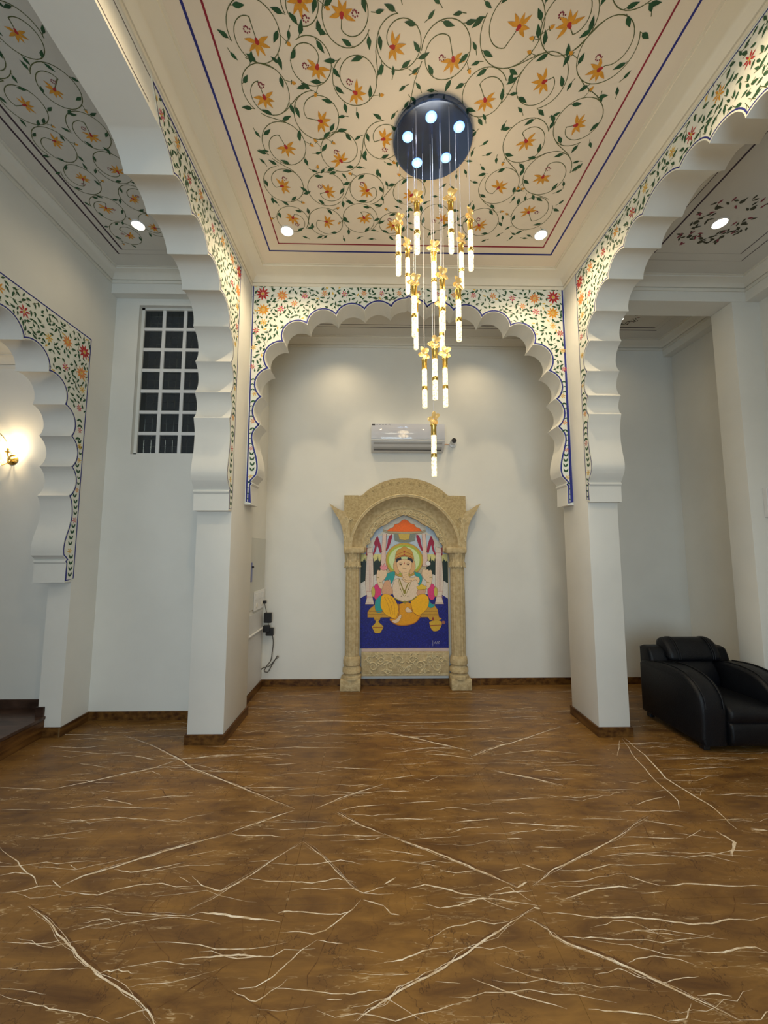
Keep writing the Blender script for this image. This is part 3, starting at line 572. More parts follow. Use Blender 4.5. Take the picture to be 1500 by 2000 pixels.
# right aisle and back bay: lines and rosettes
T = PZ(ZR, -1); mb = MB(); border(mb, 2.35, 3.29, -3.5, 3.25, .008, T); border(mb, 2.43, 3.205, -3.42, 3.165, .008, T); mb.build('border_line', M['dkline'], c_right, flip=False)
T2 = PZ(ZK, -1); mb = MB(); border(mb, -.95, 3.45, 4.14, 4.54, .008, T2); border(mb, -.88, 3.39, 4.19, 4.485, .008, T2); mb.build('border_line', M['dkline'], c_back, flip=False)
def rosette(cx, cy, r, T, par):
    mb = MB(); rg = random.Random(7)
    for k in range(90):
        a = rg.uniform(0, 2*pi); d = r*rg.uniform(.45, .98); mb.c = 0 if rg.random() < .8 else 1
        leaf(mb, cx+d*cos(a), cy+d*sin(a), rg.uniform(0, 2*pi), r*.17, r*.07, .001, T)
    for k in range(8):
        a = k*pi/4; dot(mb, cx+r*.72*cos(a), cy+r*.72*sin(a), r*.07, .0012, T)
    return mb.build('painted_rosette', [M['dkpat'], M['berry']], par, label='ring of dark painted leaves round the lamp', kind='stuff', flip=False)
rosette(2.735, 2.845, .27, T, c_right); rosette(2.93, 4.31, .15, T2, c_back)

# ================================================================ ARCHES
def arcpts(a, b, sag, n=12):
    """points of a circular arc from a to b (a excluded), bulging to the left of a->b"""
    dx, dy = b[0]-a[0], b[1]-a[1]; c = math.hypot(dx, dy); s = sag*c; r = (c*c/4+s*s)/(2*s); h = r-s
    mx, my = (a[0]+b[0])/2, (a[1]+b[1])/2; nx, ny = -dy/c, dx/c; ox, oy = mx-nx*h, my-ny*h
    a0 = math.atan2(a[1]-oy, a[0]-ox); a1 = math.atan2(b[1]-oy, b[0]-ox)
    while a1 > a0: a1 -= 2*pi
    return [(ox+r*cos(a0+(a1-a0)*k/n), oy+r*sin(a0+(a1-a0)*k/n)) for k in range(1, n+1)]
def smoothpts(P, n=5):
    out = []
    for i in range(len(P)-1):
        p0, p1, p2, p3 = P[max(i-1, 0)], P[i], P[i+1], P[min(i+2, len(P)-1)]
        for k in range(n):
            t = k/n; out.append(tuple(.5*((2*p1[j])+(-p0[j]+p2[j])*t+(2*p0[j]-5*p1[j]+4*p2[j]-p3[j])*t*t+(-p0[j]+3*p1[j]-3*p2[j]+p3[j])*t**3) for j in (0, 1)))
    return out+[P[-1]]
def roll(u, z0, d, sgn):  # half-round moulding between block and bulge (z rising); d = projection
    return [(u+sgn*d*sin(pi*k/6), z0+.035*k/6) for k in range(7)]
def inside(p, poly):
    x, y = p; c = False; j = len(poly)-1
    for i in range(len(poly)):
        xi, yi = poly[i]; xj, yj = poly[j]
        if (yi > y) != (yj > y) and x < (xj-xi)*(y-yi)/(yj-yi)+xi: c = not c
        j = i
    return c
def edist(p, poly):
    best = 9
    for (x0, y0), (x1, y1) in zip(poly, poly[1:]+poly[:1]):
        dx, dy = x1-x0, y1-y0; t = max(0, min(1, ((p[0]-x0)*dx+(p[1]-y0)*dy)/(dx*dx+dy*dy+1e-12)))
        best = min(best, math.hypot(p[0]-x0-dx*t, p[1]-y0-dy*t))
    return best
def daisy(mb, x, y, r, col, T, n=9):
    mb.c = SMI[col]
    for k in range(n):
        a = 2*pi*k/n+.2; leaf(mb, x+r*.18*cos(a), y+r*.18*sin(a), a, r*.85, r*.34, .0042, T)
    mb.c = SMI['yellow' if col != 'yellow' else 'orange']; dot(mb, x, y, r*.2, .0048, T)
def floral(mb, poly, T, flowers, seed, umin, umax, vmin, vmax, lean=0):
    rg = random.Random(seed); F = [(x, y, r) for x, y, r, c in flowers]; Lf = []
    for x, y, r, c in flowers: daisy(mb, x, y, r*1.16, c, T, 10 if r > .045 else 7)
    def ok(p, m, md):
        if any(math.hypot(p[0]-a, p[1]-b) < r+m for a, b, r in F): return False
        if any(math.hypot(p[0]-a, p[1]-b) < md for a, b in Lf): return False
        return inside(p, poly) and edist(p, poly) > .026
    area = (umax-umin)*(vmax-vmin)
    for _ in range(int(area*1500)):
        x, y = rg.uniform(umin, umax), rg.uniform(vmin, vmax)
        if not ok((x, y), .012, .042): continue
        a = rg.uniform(0, 2*pi); kap = rg.uniform(-9, 9); side = 1; st = [(x, y)]; first = True
        for s in range(5):
            mx, my = x+.5*.03*cos(a), y+.5*.03*sin(a)
            if not first and not ok((x, y), .008, .024): break
            la = a+side*R(48); l = .050*rg.uniform(.8, 1.15)
            tip = (x+l*cos(la), y+l*sin(la))
            if ok(tip, .002, .018) and edist(tip, poly) > .02:
                mb.c = SMI['leaf']; leaf(mb, x, y, la, l, .0215, .0040, T, -.12*side); Lf.append((x+l*.5*cos(la), y+l*.5*sin(la)))
            side = -side; x += .027*cos(a); y += .027*sin(a); a += kap*.027; st.append((x, y)); first = False
        if len(st) > 1: mb.c = 0; mb.ribbon(st, .0035, .0036, T)
    for _ in range(int(area*900)):
        x, y = rg.uniform(umin, umax), rg.uniform(vmin, vmax)
        if ok((x, y), .006, .031):
            a = rg.uniform(0, 2*pi); mb.c = SMI['leaf'] if rg.random() < .85 else SMI['yellow']; leaf(mb, x-.017*cos(a), y-.017*sin(a), a, .038, .017, .0040, T, .1); Lf.append((x, y))
def chain(mb, T, z0, z1, mid, wid, seed):
    z = z0; k = 0; rg = random.Random(seed)
    while z < z1:
        u = mid(z); w = max(.012, min(wid(z)*.42, .034))
        if k % 5 == 4: daisy(mb, u, z+.008, min(w*.95, .03), ('yellow', 'pink', 'orange2')[(k//5) % 3], T, 6)
        else:
            mb.c = SMI['leaf']
            for s in (-1, 1): leaf(mb, u, z, pi/2-s*R(40) if z < 2.6 else -pi/2+s*R(40), w*1.3, w*.62, .0040, T, .15*s)
        z += .052 if k % 5 < 3 else .06; k += 1
def arch(name, label, cat, loc, T, T0, thick, prof_l, prof_r, uo0, uo1, zb0, zb1, ztop, zt, fl, seed, po0, po1, half=False, line=.011, blank=None):
    """prof_l: opening edge from left spring up to crown; prof_r: mirrored list going down. T maps the painted face"""
    t = thing(name, label, cat, loc)
    open_ = prof_l+prof_r
    outline = [(uo0, zb0)]+open_+[(uo1, zb1), (uo1, ztop), (uo0, ztop)]
    mb = MB(); mb.prism(outline, 0, -thick, T); body = mb.build('arch_body', M['plaster'], t, smooth=28)
    # ivory painted panel, 3 mm proud, following the cusps
    pan = [(po0, zb0+.02)]+[p for p in open_]+[(po1, zb1+.02)]
    if half: pan = [(po0, zb0+.02)]+prof_l+[(blank, zt)]
    else: pan = pan+[(po1, zt)]
    pan.append((po0, zt))
    def inset(P, d):
        n = len(P); out = []
        A = sum(P[i][0]*P[(i+1) % n][1]-P[(i+1) % n][0]*P[i][1] for i in range(n)); sg = 1 if A > 0 else -1
        for i in range(n):
            a, b, c = P[i-1], P[i], P[(i+1) % n]
            e1 = (b[0]-a[0], b[1]-a[1]); e2 = (c[0]-b[0], c[1]-b[1]); l1 = math.hypot(*e1) or 1; l2 = math.hypot(*e2) or 1
            nx = -(e1[1]/l1+e2[1]/l2)*sg; ny = (e1[0]/l1+e2[0]/l2)*sg; l = math.hypot(nx, ny) or 1; nx /= l; ny /= l
            cs = max(.45, abs((-e1[1]/l1)*nx+(e1[0]/l1)*ny)); out.append((b[0]+nx*d/cs, b[1]+ny*d/cs))
        return out
    mb = MB(); mb.prism(pan, .0005, .003, T); mb.build('painted_panel', M['panel'], t, label='ivory panel following the scalloped edge')
    ln = inset(pan, .012); mb = MB(); mb.ribbon(ln, line, .0038, T, closed=True); mb.build('blue_outline', M['blue'], t, flip=False)
    # floral paint
    mb = MB(); us = [p[0] for p in pan]; zs = [p[1] for p in pan]
    floral(mb, pan, T, fl, seed, min(us), max(us), {1: 3.38, 2: 3.50, 8: 3.50, 3: 2.88}[seed], max(zs))
    return t, mb, pan
def interp(prof):
    P = sorted(prof, key=lambda p: p[1])
    def f(z):
        for a, b in zip(P, P[1:]):
            if a[1] <= z <= b[1]: return a[0]+(b[0]-a[0])*(z-a[1])/(b[1]-a[1]+1e-9)
        return P[-1][0]
    return f

# ---- back arch (between the two pillars)
def lower_back(u0):   # from bottom upwards, u0 = inner edge of the block
    b = [(u0, 2.04), (u0-.004, 2.215)]+roll(u0-.004, 2.225, .014, 1)+[(u0+.006, 2.275), (u0+.05, 2.325)]
    s = smoothpts([(u0+.05, 2.325), (u0+.062, 2.40), (u0+.048, 2.50), (u0+.018, 2.61), (u0+.0, 2.70), (u0+.016, 2.765), (u0+.071, 2.83)])
    return b+s[1:]
PL = lower_back(-1.208)
cus = [(-1.137, 2.83), (-1.128, 3.111), (-1.061, 3.399), (-.925, 3.676), (-.694, 3.862), (-.406, 3.955), (-.121, 4.022), (.149, 4.052)]
for a, b, sg in zip(cus, cus[1:], (.27, .34, .38, .42, .38, .33, .29)): PL += arcpts(a, b, sg)
PL += smoothpts([(.149, 4.052), (.185, 4.11), (.25, 4.145), (.30, 4.152), (.33, 4.172)])[1:]
PR = [(.66-u, z) for u, z in reversed(PL[:-1])]
CX = .33
fl = []
for s in (-1, 1):
    for du, z, r, c in ((-1.485, 4.19, .062, 'pred'), (-1.29, 4.175, .052, 'orange2'), (-1.475, 4.02, .056, 'orange'), (-1.30, 4.03, .036, 'pink'), (-1.165, 4.09, .032, 'orange2'), (-1.47, 3.885, .034, 'yellow'), (-1.54, 3.80, .032, 'pred'),
                        (-1.06, 4.175, .034, 'pink'), (-.86, 4.2, .034, 'orange2'), (-.66, 4.2, .03, 'pink'), (-.46, 4.205, .032, 'orange2'), (-.28, 4.21, .028, 'pink'), (-.1, 4.215, .028, 'orange2'), (-1.56, 3.62, .028, 'yellow'), (-1.565, 3.42, .026, 'pink')):
        fl.append((CX+s*abs(du), z, r, c))
T = PY(3.78)
t, mb, pan = arch('cusped_arch', 'scalloped archway with floral spandrels spanning the two pillars in front of the sandstone niche', 'arch', (.33, 3.89, 2.04), T, None, .22, PL, PR, -1.268, 1.928, 2.04, 2.04, 4.45, 4.30, fl, 1, -1.262, 1.922, line=.015)
f = interp(PL[:-60])
for s in (-1, 1):
    g = (lambda z, s=s: CX+s*abs((f(z)-1.262)/2-CX)); chain(mb, T, 2.09, 3.30, g, lambda z: abs(f(z)+1.262)-.02, 3)
mb.build('floral_painting', [M[n] for n in SM], t, label='green leaves with red and orange daisies', kind='stuff', flip=False)

# ---- side arches springing from the pillars towards the camera
def lower_side(u0, zb, k=1):
    b = [(u0, zb), (u0, zb+.135)]+roll(u0, zb+.145, .014, -1)+[(u0-.012, zb+.195), (u0-.052, zb+.25)]
    s = smoothpts([(u0-.052, zb+.25), (u0-.07, zb+.30), (u0-.068, zb+.36), (u0-.042, zb+.50), (u0-.034, zb+.62), (u0-.038, zb+.70), (u0-.066, zb+.795)])
    return b+s[1:]
# left arch: face on X=-1.27, u = Y runs down towards the camera, so list runs from pillar (large Y) to small Y
PLl = lower_side(3.378, 1.94)
cl = [(PLl[-1][0], PLl[-1][1]), (3.305, 2.96), (3.292, 3.23), (3.225, 3.51), (3.01, 3.69), (2.775, 3.81), (2.505, 3.885), (2.256, 3.925), (2.085, 4.06)]
def arcs_rev(c, sag):   # bulge outwards (away from opening) for decreasing u
    out = []
    for a, b, s in zip(c, c[1:], sag):
        q = arcpts((-a[0], a[1]), (-b[0], b[1]), s); out += [(-u, z) for u, z in q]
    return out
PLl += arcs_rev(cl, (.24, .26, .28, .32, .32, .28, .24, .1))
flL = []
TL = PX(-1.27, 1)
for u, z, r, c in ((3.41, 4.15, .055, 'pred'), (3.24, 4.14, .045, 'orange2'), (3.40, 3.96, .05, 'orange2'), (3.26, 3.93, .032, 'pink'), (3.40, 3.80, .032, 'yellow'), (3.03, 4.13, .04, 'orange'), (2.84, 4.08, .032, 'pink'), (2.62, 4.15, .036, 'orange2'), (2.45, 4.09, .03, 'pred'), (2.28, 4.17, .034, 'orange'), (2.1, 4.15, .03, 'pink'), (3.41, 3.62, .028, 'pink'), (3.39, 3.44, .026, 'yellow')): flL.append((u, z, r, c))
t, mb, pan = arch('cusped_arch', 'left side archway with scalloped underside, springing from the left pillar towards the camera', 'arch', (-1.42, 2.1, 1.94), TL, None, .30, PLl, [(.78, 4.06)], 3.46, .76, 1.94, 4.06, 4.55, 4.25, flL, 2, 3.468, 1.98, half=True, line=.008, blank=1.98)
f2 = interp(PLl[:100]); chain(mb, TL, 1.99, 3.3, lambda z: (f2(z)+3.468)/2, lambda z: abs(3.468-f2(z))-.016, 5)
mb.build('floral_painting', [M[n] for n in SM], t, label='green leaves with small daisies', kind='stuff', flip=False)
ml = MB(); ml.ribbon([(1.98, 4.235), (.8, 4.235)], .006, .001, TL); ml.ribbon([(1.98, 4.085), (.8, 4.085)], .006, .001, TL); ml.build('dark_outline', M['dkline'], t, flip=False)
# right arch: full arch, crown at Y=2.42
PRl = lower_side(3.487, 2.035)
PRl = [(u, z if z > 2.3 else z) for u, z in PRl]
cr = [(PRl[-1][0], PRl[-1][1]), (3.412, 3.0), (3.408, 3.23), (3.355, 3.49), (3.235, 3.70), (3.03, 3.85), (2.815, 3.95), (2.595, 4.015)]
PRl += arcs_rev(cr, (.24, .26, .28, .32, .32, .30, .28))
PRl += [(u, z) for u, z in arcs_rev([(2.595, 4.015), (2.245, 4.015)], (.22,))][:6]
cy = 2.42
PRr = [(2*cy-u, z) for u, z in reversed(PRl[:-1])]
flR = []
for u, z, r, c in ((3.47, 4.14, .055, 'pred'), (3.29, 4.15, .045, 'orange2'), (3.46, 3.96, .05, 'orange2'), (3.32, 3.92, .032, 'pink'), (3.45, 3.80, .032, 'yellow'), (3.08, 4.13, .032, 'pred'), (2.90, 4.16, .036, 'orange'), (2.7, 4.14, .036, 'pred'), (2.55, 4.19, .03, 'yellow'), (3.49, 3.60, .028, 'pink'), (3.49, 3.42, .026, 'yellow')):
    flR += [(u, z, r, c), (2*cy-u, z, r, c)]
TR = PX(1.93, -1)
t, mb, pan = arch('cusped_arch', 'right side archway with scalloped underside, between the right pillar and the camera', 'arch', (2.08, 2.42, 2.035), TR, None, .29, PRl, PRr, 3.53, 1.31, 2.035, 2.035, 4.55, 4.27, flR, 8, 3.545, 1.295, line=.008)
f3 = interp(PRl[:100])
for s in (0, 1):
    chain(mb, TR, 2.08, 3.3, lambda z, s=s: (f3(z)+3.545)/2 if not s else 2*cy-(f3(z)+3.545)/2, lambda z: abs(3.545-f3(z))-.016, 6)
mb.build('floral_painting', [M[n] for n in SM], t, label='green leaves with small daisies', kind='stuff', flip=False)
# left wall arch (opening into the raised room)
b = [(3.535, 1.32), (3.535, 1.475)]+roll(3.535, 1.485, .012, -1)+[(3.527, 1.53), (3.495, 1.555)]
b += smoothpts([(3.495, 1.555), (3.488, 1.62), (3.50, 1.70), (3.54, 1.83), (3.552, 1.93), (3.535, 2.03), (3.506, 2.083)])[1:]
cw = [(3.506, 2.083), (3.503, 2.345), (3.472, 2.615), (3.38, 2.868), (3.19, 3.078), (2.942, 3.219), (2.64, 3.30)]
b += arcs_rev(cw, (.26, .28, .30, .34, .36, .34))
cyw = 2.42; b += arcs_rev([(2.64, 3.30), (2*cyw-2.64, 3.30)], (.25,))[:6]
PW = b; PWr = [(2*cyw-u, z) for u, z in reversed(PW[:-1])]
flW = []
for u, z, r, c in ((3.56, 3.44, .06, 'pred'), (3.36, 3.43, .05, 'orange2'), (3.545, 3.23, .055, 'orange2'), (3.36, 3.20, .034, 'pink'), (3.57, 3.08, .034, 'yellow'), (3.17, 3.36, .036, 'yellow'), (2.93, 3.44, .045, 'pred'), (2.72, 3.49, .04, 'orange'), (3.55, 2.90, .03, 'pink'), (3.59, 2.55, .028, 'yellow')): flW += [(u, z, r, c), (2*cyw-u, z, r, c)]
TWl = PX(-2.73, 1)
t, mb, pan = arch('cusped_arch', 'small scalloped archway with floral spandrel in the left wall, opening to the sconce room', 'arch', (-2.87, 2.42, 1.32), TWl, None, .27, PW, PWr, 3.62, 1.22, 1.32, 1.32, 4.55, 3.615, flW, 3, 3.645, 1.195, line=.011)
f4 = interp(PW[:110])
for s in (0, 1): chain(mb, TWl, 1.37, 2.85, lambda z, s=s: (f4(z)+3.645)/2 if not s else 2*cyw-(f4(z)+3.645)/2, lambda z: abs(3.645-f4(z))-.02, 6)
mb.build('floral_painting', [M[n] for n in SM], t, label='green leaves with red and yellow daisies', kind='stuff', flip=False)
# ================================================================ PILLARS, WALL PIERS, SKIRTING
def skirt(x0, x1, y0, y1, par, z=0, h=.08, m='skirt'):
    """row of skirting tiles filling a box, split along its long side"""
    lx, ly = x1-x0, y1-y0; L = max(lx, ly); n = max(1, round(L/.6))
    for k in range(n):
        mb = MB(); a, b = k/n*L, (k+1)/n*L; g = .0015
        if lx >= ly: mb.box(x0+a+g, x0+b-g, y0, y1, z, z+h, .002)
        else: mb.box(x0, x1, y0+a+g, y0+b-g, z, z+h, .002)
        mb.build('skirting_tile', M[m], par)
def grout_core(name, x0, x1, y0, y1, par, z=0, h=.0795):
    mb = MB(); mb.box(x0, x1, y0, y1, z, z+h); return mb.build(name, M['grout'], par)
def pillar(label, x0, x1, y0, y1):
    t = thing('pillar', label, 'pillar', ((x0+x1)/2, (y0+y1)/2, 0))
    mb = MB(); mb.box(x0, x1, y0, y1, 0, 4.55, .004); mb.build('shaft', M['plaster'], t, smooth=30)
    s = .016
    for b in ((x0-s, x1+s, y0-s, y0), (x0-s, x0, y0, y1), (x1, x1+s, y0, y1), (x0-s, x1+s, y1, y1+s)): skirt(*b, t)
    return t
pillar('white square pillar left of the niche, carrying the left side archway', -1.57, -1.27, 3.46, 4.05)
pillar('white square pillar right of the niche, beside the black armchair', 1.93, 2.205, 3.53, 4.0)
t = thing('wall_column', 'plain slim white column behind the black armchair in the right aisle', 'pillar', (3.58, 3.65, 0))
mb = MB(); mb.box(3.44, 3.86, 3.53, 3.77, 0, 4.0, .004); mb.build('shaft', M['plaster'], t, smooth=30); skirt(3.425, 3.70, 3.515, 3.53, t); skirt(3.425, 3.44, 3.53, 3.77, t)
# left wall: pier at the far side of its archway, wall near the camera
wallbox('wall_left', -2.93, -2.73, 3.62, 3.97, 0, TOP)
wallbox('wall_left_front', -3.0, -2.73, -4.0, 1.22, 0, TOP)
for nm, bx in (('baseboard_back', [(-1.36, 1.9, 4.845, 4.86), (1.9, 3.86, 4.845, 4.86)]), ('baseboard_left_back', [(-2.73, -1.58, 3.935, 3.95)]), ('baseboard_left', [(-2.73, -2.715, 3.60, 3.935), (-2.87, -2.715, 3.605, 3.62)]),
               ('baseboard_alcove', [(-1.36, -1.345, 4.07, 4.845)]), ('baseboard_right', [(3.695, 3.71, -3.9, 3.515), (3.845, 3.86, 3.77, 4.845)])):
    x0, x1, y0, y1 = bx[0]; r = grout_core(nm, x0+.001 if x1-x0 < .05 else x0, x1-.004 if x1-x0 < .05 else x1, y0+.004 if y1-y0 < .05 else y0, y1, None); r['kind'] = 'structure'
    for q in bx: skirt(*q, r)
# raised room behind the left archway
wallbox('wall_room_back', -5.2, -2.93, 3.80, 3.95, .17, TOP)
wallbox('wall_room_left', -5.3, -5.2, -.2, 3.95, .0, TOP)
wallbox('wall_room_front', -5.2, -3.0, -.2, -.05, 0, TOP)
wallbox('ceiling_room', -5.2, -3.0, -.05, 3.80, 3.50, 3.6)
mb = MB(); ring(mb, -5.2, -3.0, -.05, 3.80, coving(3.42, 3.5, .08)); mb.build('trim_11', M['trim'], kind='structure', smooth=40)
mb = MB(); mb.box(-5.2, -2.88, -.05, 3.8, 0, .165); pf = mb.build('floor_platform', M['grout'], kind='structure')
for i in range(4):
    for j in range(6):
        mb = MB(); x0 = -5.2+i*.585; x1 = min(x0+.583, -2.862); y0 = -.05+j*.642; mb.box(x0, x1, y0, y0+.64, .145, .17, .003); mb.build('tread_slab', M['step'], pf)
for j in range(6): mb = MB(); y0 = -.05+j*.612; mb.box(-2.88, -2.868, y0, y0+.61, 0, .145, .002); mb.build('riser_tile', M['skirt'], pf)
r = grout_core('baseboard_room', -5.2, -2.93, 3.79, 3.80, None, .17, .079); r['kind'] = 'structure'; skirt(-5.2, -2.93, 3.785, 3.80, r, .17, m='step'); skirt(-2.945, -2.87, 3.605, 3.62, r, .17, m='step')

# ================================================================ WINDOW
mb = MB(); X0w, X1w, Z0w, Z1w = -2.49, -1.80, 2.57, 4.165
mb.box(X0w, X1w, 4.00, 4.04, Z0w, Z0w+.022); mb.box(X0w, X1w, 4.00, 4.04, Z1w-.022, Z1w); mb.box(X0w, X0w+.03, 4.00, 4.04, Z0w, Z1w); mb.box(X1w-.03, X1w, 4.00, 4.04, Z0w, Z1w)
win = mb.build('window_1', M['plaster'], kind='structure')
W0, W1 = X0w+.03, X1w-.03; pw = (W1-W0+.035)/3; ph = (Z1w-Z0w-.044+.035)/7
for k in range(1, 3): mb = MB(); x = W0+k*pw-.035; mb.box(x, x+.035, 4.002, 4.038, Z0w+.022, Z1w-.022, .004); mb.build('mullion', M['white_plastic'], win)
for k in range(1, 7): mb = MB(); z = Z0w+.022+k*ph-.035; mb.box(W0, W1, 4.004, 4.036, z, z+.035, .004); mb.build('glazing_bar', M['white_plastic'], win)
for i in range(3):
    for k in range(7):
        mb = MB(); x = W0+i*pw; z = Z0w+.022+k*ph; mb.box(x, x+pw-.035, 4.018, 4.022, z, z+ph-.035); mb.build('pane', M['night'], win)
g = MB()
for k in range(9): x = W0+.01+k*.075; g.tube([(x, 4.10, Z0w), (x, 4.10, Z1w)], .0035, 6)
for k in range(20): z = Z0w+.04+k*.08; g.tube([(W0, 4.10, z), (W1, 4.10, z)], .0035, 6)
g.build('outer_grille', M['chrome'], win)

# ================================================================ CHANDELIER
ch = thing('chandelier', 'cascading chandelier of lit crystal tubes under a round mirrored ceiling plate', 'chandelier', (.378, 2.415, ZB))
mb = MB(); mb.lathe([(.262, .0), (.268, -.006), (.268, -.040), (.262, -.046), (.25, -.0475)], (.378, 2.415, ZB), 56); mb.build('ceiling_plate', M['mirror'], ch, smooth=30)
ZP = ZB-.0475
for x, y in ((.345, 2.245), (.535, 2.30), (.205, 2.37), (.285, 2.545), (.485, 2.505)):
    mb = MB(); mb.lathe([(.036, 0), (.036, -.003), (.028, -.006), (.016, -.004)], (x, y, ZP), 24); sp = mb.build('spot_lamp', M['led_bloom'], ch, smooth=40)  # surround made to glow in place of the blue bloom
    mb = MB(); mb.lathe([(.0155, -.003), (.0155, -.0075), (.004, -.009)], (x, y, ZP), 16); mb.build('bulb', M['led_blue'], sp)
    light('spot_light', 'SPOT', (x, y, ZP-.02), 3.5, (.62, .80, 1), size=.015, parent=ch, spot=R(110))
def pendant(x, y, zt):
    mb = MB(); seg = 16
    # crystal tube in two lengths joined by a gold ring
    mb.lathe([(.0155, -.065), (.0165, -.068), (.0165, -.190)], (x, y, zt), seg); mb.lathe([(.0165, -.206), (.0165, -.326), (.0145, -.330)], (x, y, zt), seg)
    p = mb.build('pendant', M['crystal'], ch, label='lit bubble-glass tube with gold cap and flower', smooth=40)
    mb = MB(); mb.lathe([(.006, .004), (.019, .002), (.021, -.004), (.0175, -.012), (.0175, -.064), (.0185, -.070)], (x, y, zt), seg); mb.build('gold_cap', M['gold'], p, smooth=40)
    mb = MB(); mb.lathe([(.0175, -.186), (.019, -.190), (.019, -.206), (.0175, -.210)], (x, y, zt), seg); mb.build('gold_ring', M['gold'], p, smooth=40)
    mb = MB(); mb.tube([(x, y, zt), (x, y, ZP)], .0012, 6); mb.build('cord', M['cord'], p)
    mb = MB(); rg = random.Random(int(x*1000+y*77)); a0 = rg.uniform(0, 2*pi)
    for k in range(5):   # petals: curved blades opening in an upright rosette round the cord
        a = R(90)+k*2*pi/5+a0*.12; yaw = (a0-pi)*.22; V = []; nr = 5
        for i in range(nr+1):
            s = i/nr; rr = .005+.042*s; wd = .0165*sin(pi*min(1, s*.9+.12))**.7; dep = .012*sin(pi*s*.8)*(1 if k % 2 else -1)
            for u in (-1, 0, 1):
                lx, lz = cos(a)*rr-sin(a)*wd*u, sin(a)*rr+cos(a)*wd*u
                V.append((x+lx*cos(yaw), y+lx*sin(yaw)+dep-.004*abs(u), zt+.040+lz))
        n = len(V); V2 = [(a_, b_+.0016, c_) for a_, b_, c_ in V]
        fs = [(3*i+j, 3*i+j+1, 3*i+j+4, 3*i+j+3) for i in range(nr) for j in range(2)]
        mb.add(V+V2, fs+[tuple(n+q for q in reversed(f)) for f in fs]+[(3*i, 3*i+3, n+3*i+3, n+3*i) for i in range(nr)]+[(3*i+2, n+3*i+2, n+3*i+5, 3*i+5) for i in range(nr)])
    mb.lathe([(.004, .004), (.009, .012), (.010, .022), (.005, .030)], (x, y, zt), 10)
    mb.build('flower', M['petal'], p, smooth=60)
PEND = [(.136, 2.312, 3.653), (.244, 2.213, 3.720), (.447, 2.186, 3.706), (.587, 2.278, 3.666), (.218, 2.594, 3.725), (.590, 2.549, 3.735), (.370, 2.377, 3.53), (.406, 2.281, 3.27),
        (.451, 2.589, 3.288), (.234, 2.316, 3.249), (.273, 2.593, 3.315), (.504, 2.279, 3.204), (.364, 2.351, 2.86), (.315, 2.481, 2.855), (.451, 2.478, 2.862), (.361, 2.415, 2.39)]
for p in PEND: pendant(*p)
light('chandelier_glow', 'POINT', (.37, 2.40, 3.1), 7, WARM, size=.22, parent=ch)
light('chandelier_glow', 'POINT', (.37, 2.40, 3.62), 7, WARM, size=.22, parent=ch)

# ================================================================ DOWNLIGHTS
def downlight(label, x, y, z, power, col=WARM, r=.047, ang=150):
    t = thing('downlight', label, 'ceiling lamp', (x, y, z), 'recessed downlights')
    mb = MB(); mb.lathe([(r+.012, 0), (r+.012, -.004), (r+.004, -.008), (r, -.004)], (x, y, z), 28, cap=False); mb.build('bezel', M['white_plastic'], t, smooth=40)
    mb = MB(); mb.lathe([(r, -.002), (r, -.0045), (r*.8, -.007), (.003, -.009)], (x, y, z), 24); mb.build('lens', M['led_warm'], t, smooth=60)
    light('downlight_beam', 'SPOT', (x, y, z-.03), power, col, size=.03, parent=t, spot=R(ang), blend=1)
downlight('round lit downlight in the left far corner of the painted centre ceiling', -.79, 3.22, ZB, P_BAY)
downlight('round lit downlight in the right far corner of the painted centre ceiling', 1.46, 3.22, ZB, P_BAY)
downlight('round lit downlight in the vine-painted left aisle ceiling', -2.10, 3.24, ZL, P_AISLE)
downlight('round lit downlight inside the larger leaf ring of the right aisle ceiling', 2.735, 2.845, ZR, P_AISLE*.45)
downlight('round lit downlight inside the small leaf ring beyond the right aisle beam', 2.85, 4.31, ZK, P_AISLE*.7, r=.03)
for x in (-.45, 1.2): light('cove_lamp', 'SPOT', (x, 4.42, ZK-.03), P_BACK, WARM, size=.05, spot=R(125), blend=1)
for x in (-.79, 1.46): light('bay_lamp', 'SPOT', (x, 1.6, ZB-.03), P_BAY, WARM, size=.05, spot=R(150), blend=1)

# ================================================================ SANDSTONE NICHE
K = .001335
sh = thing('shrine_niche', 'carved sandstone arched niche holding a painted deity panel, against the far white wall', 'shrine', (.345, 4.80, 0))
def TS(yf): return lambda u, v, w: (.345+(u-692)*K, yf-w, (1932-v)*K)      # layout in sketch units, v measured downwards
T = TS(4.86)
def arcu(cx, cy, rx, ry, a0, a1, n=28): return [(cx+rx*cos(R(a0+(a1-a0)*k/n)), cy-ry*sin(R(a0+(a1-a0)*k/n))) for k in range(n+1)]
# crowning slab with square shoulders, arch opening cut out
top = arcu(692, 560, 520, 480, 142, 38, 24)
top = [(p[0], min(p[1], 244)) for p in top]
poly = [(145, 745), (145, 240), (268, 240)]+[p for p in top if 270 < p[0] < 1118]+[(1120, 240), (1240, 245), (1240, 745), (1192, 745)]+arcu(692, 735, 500, 505, 0, 180, 36)+[(192, 745)]
mb = MB(); mb.prism(poly, 0, .17, T); mb.build('arch_slab', M['stone2'], sh, smooth=25)
# raised outer band following the crown
band = arcu(692, 560, 520, 482, 142, 38, 24)+arcu(692, 560, 470, 425, 38, 142, 24)
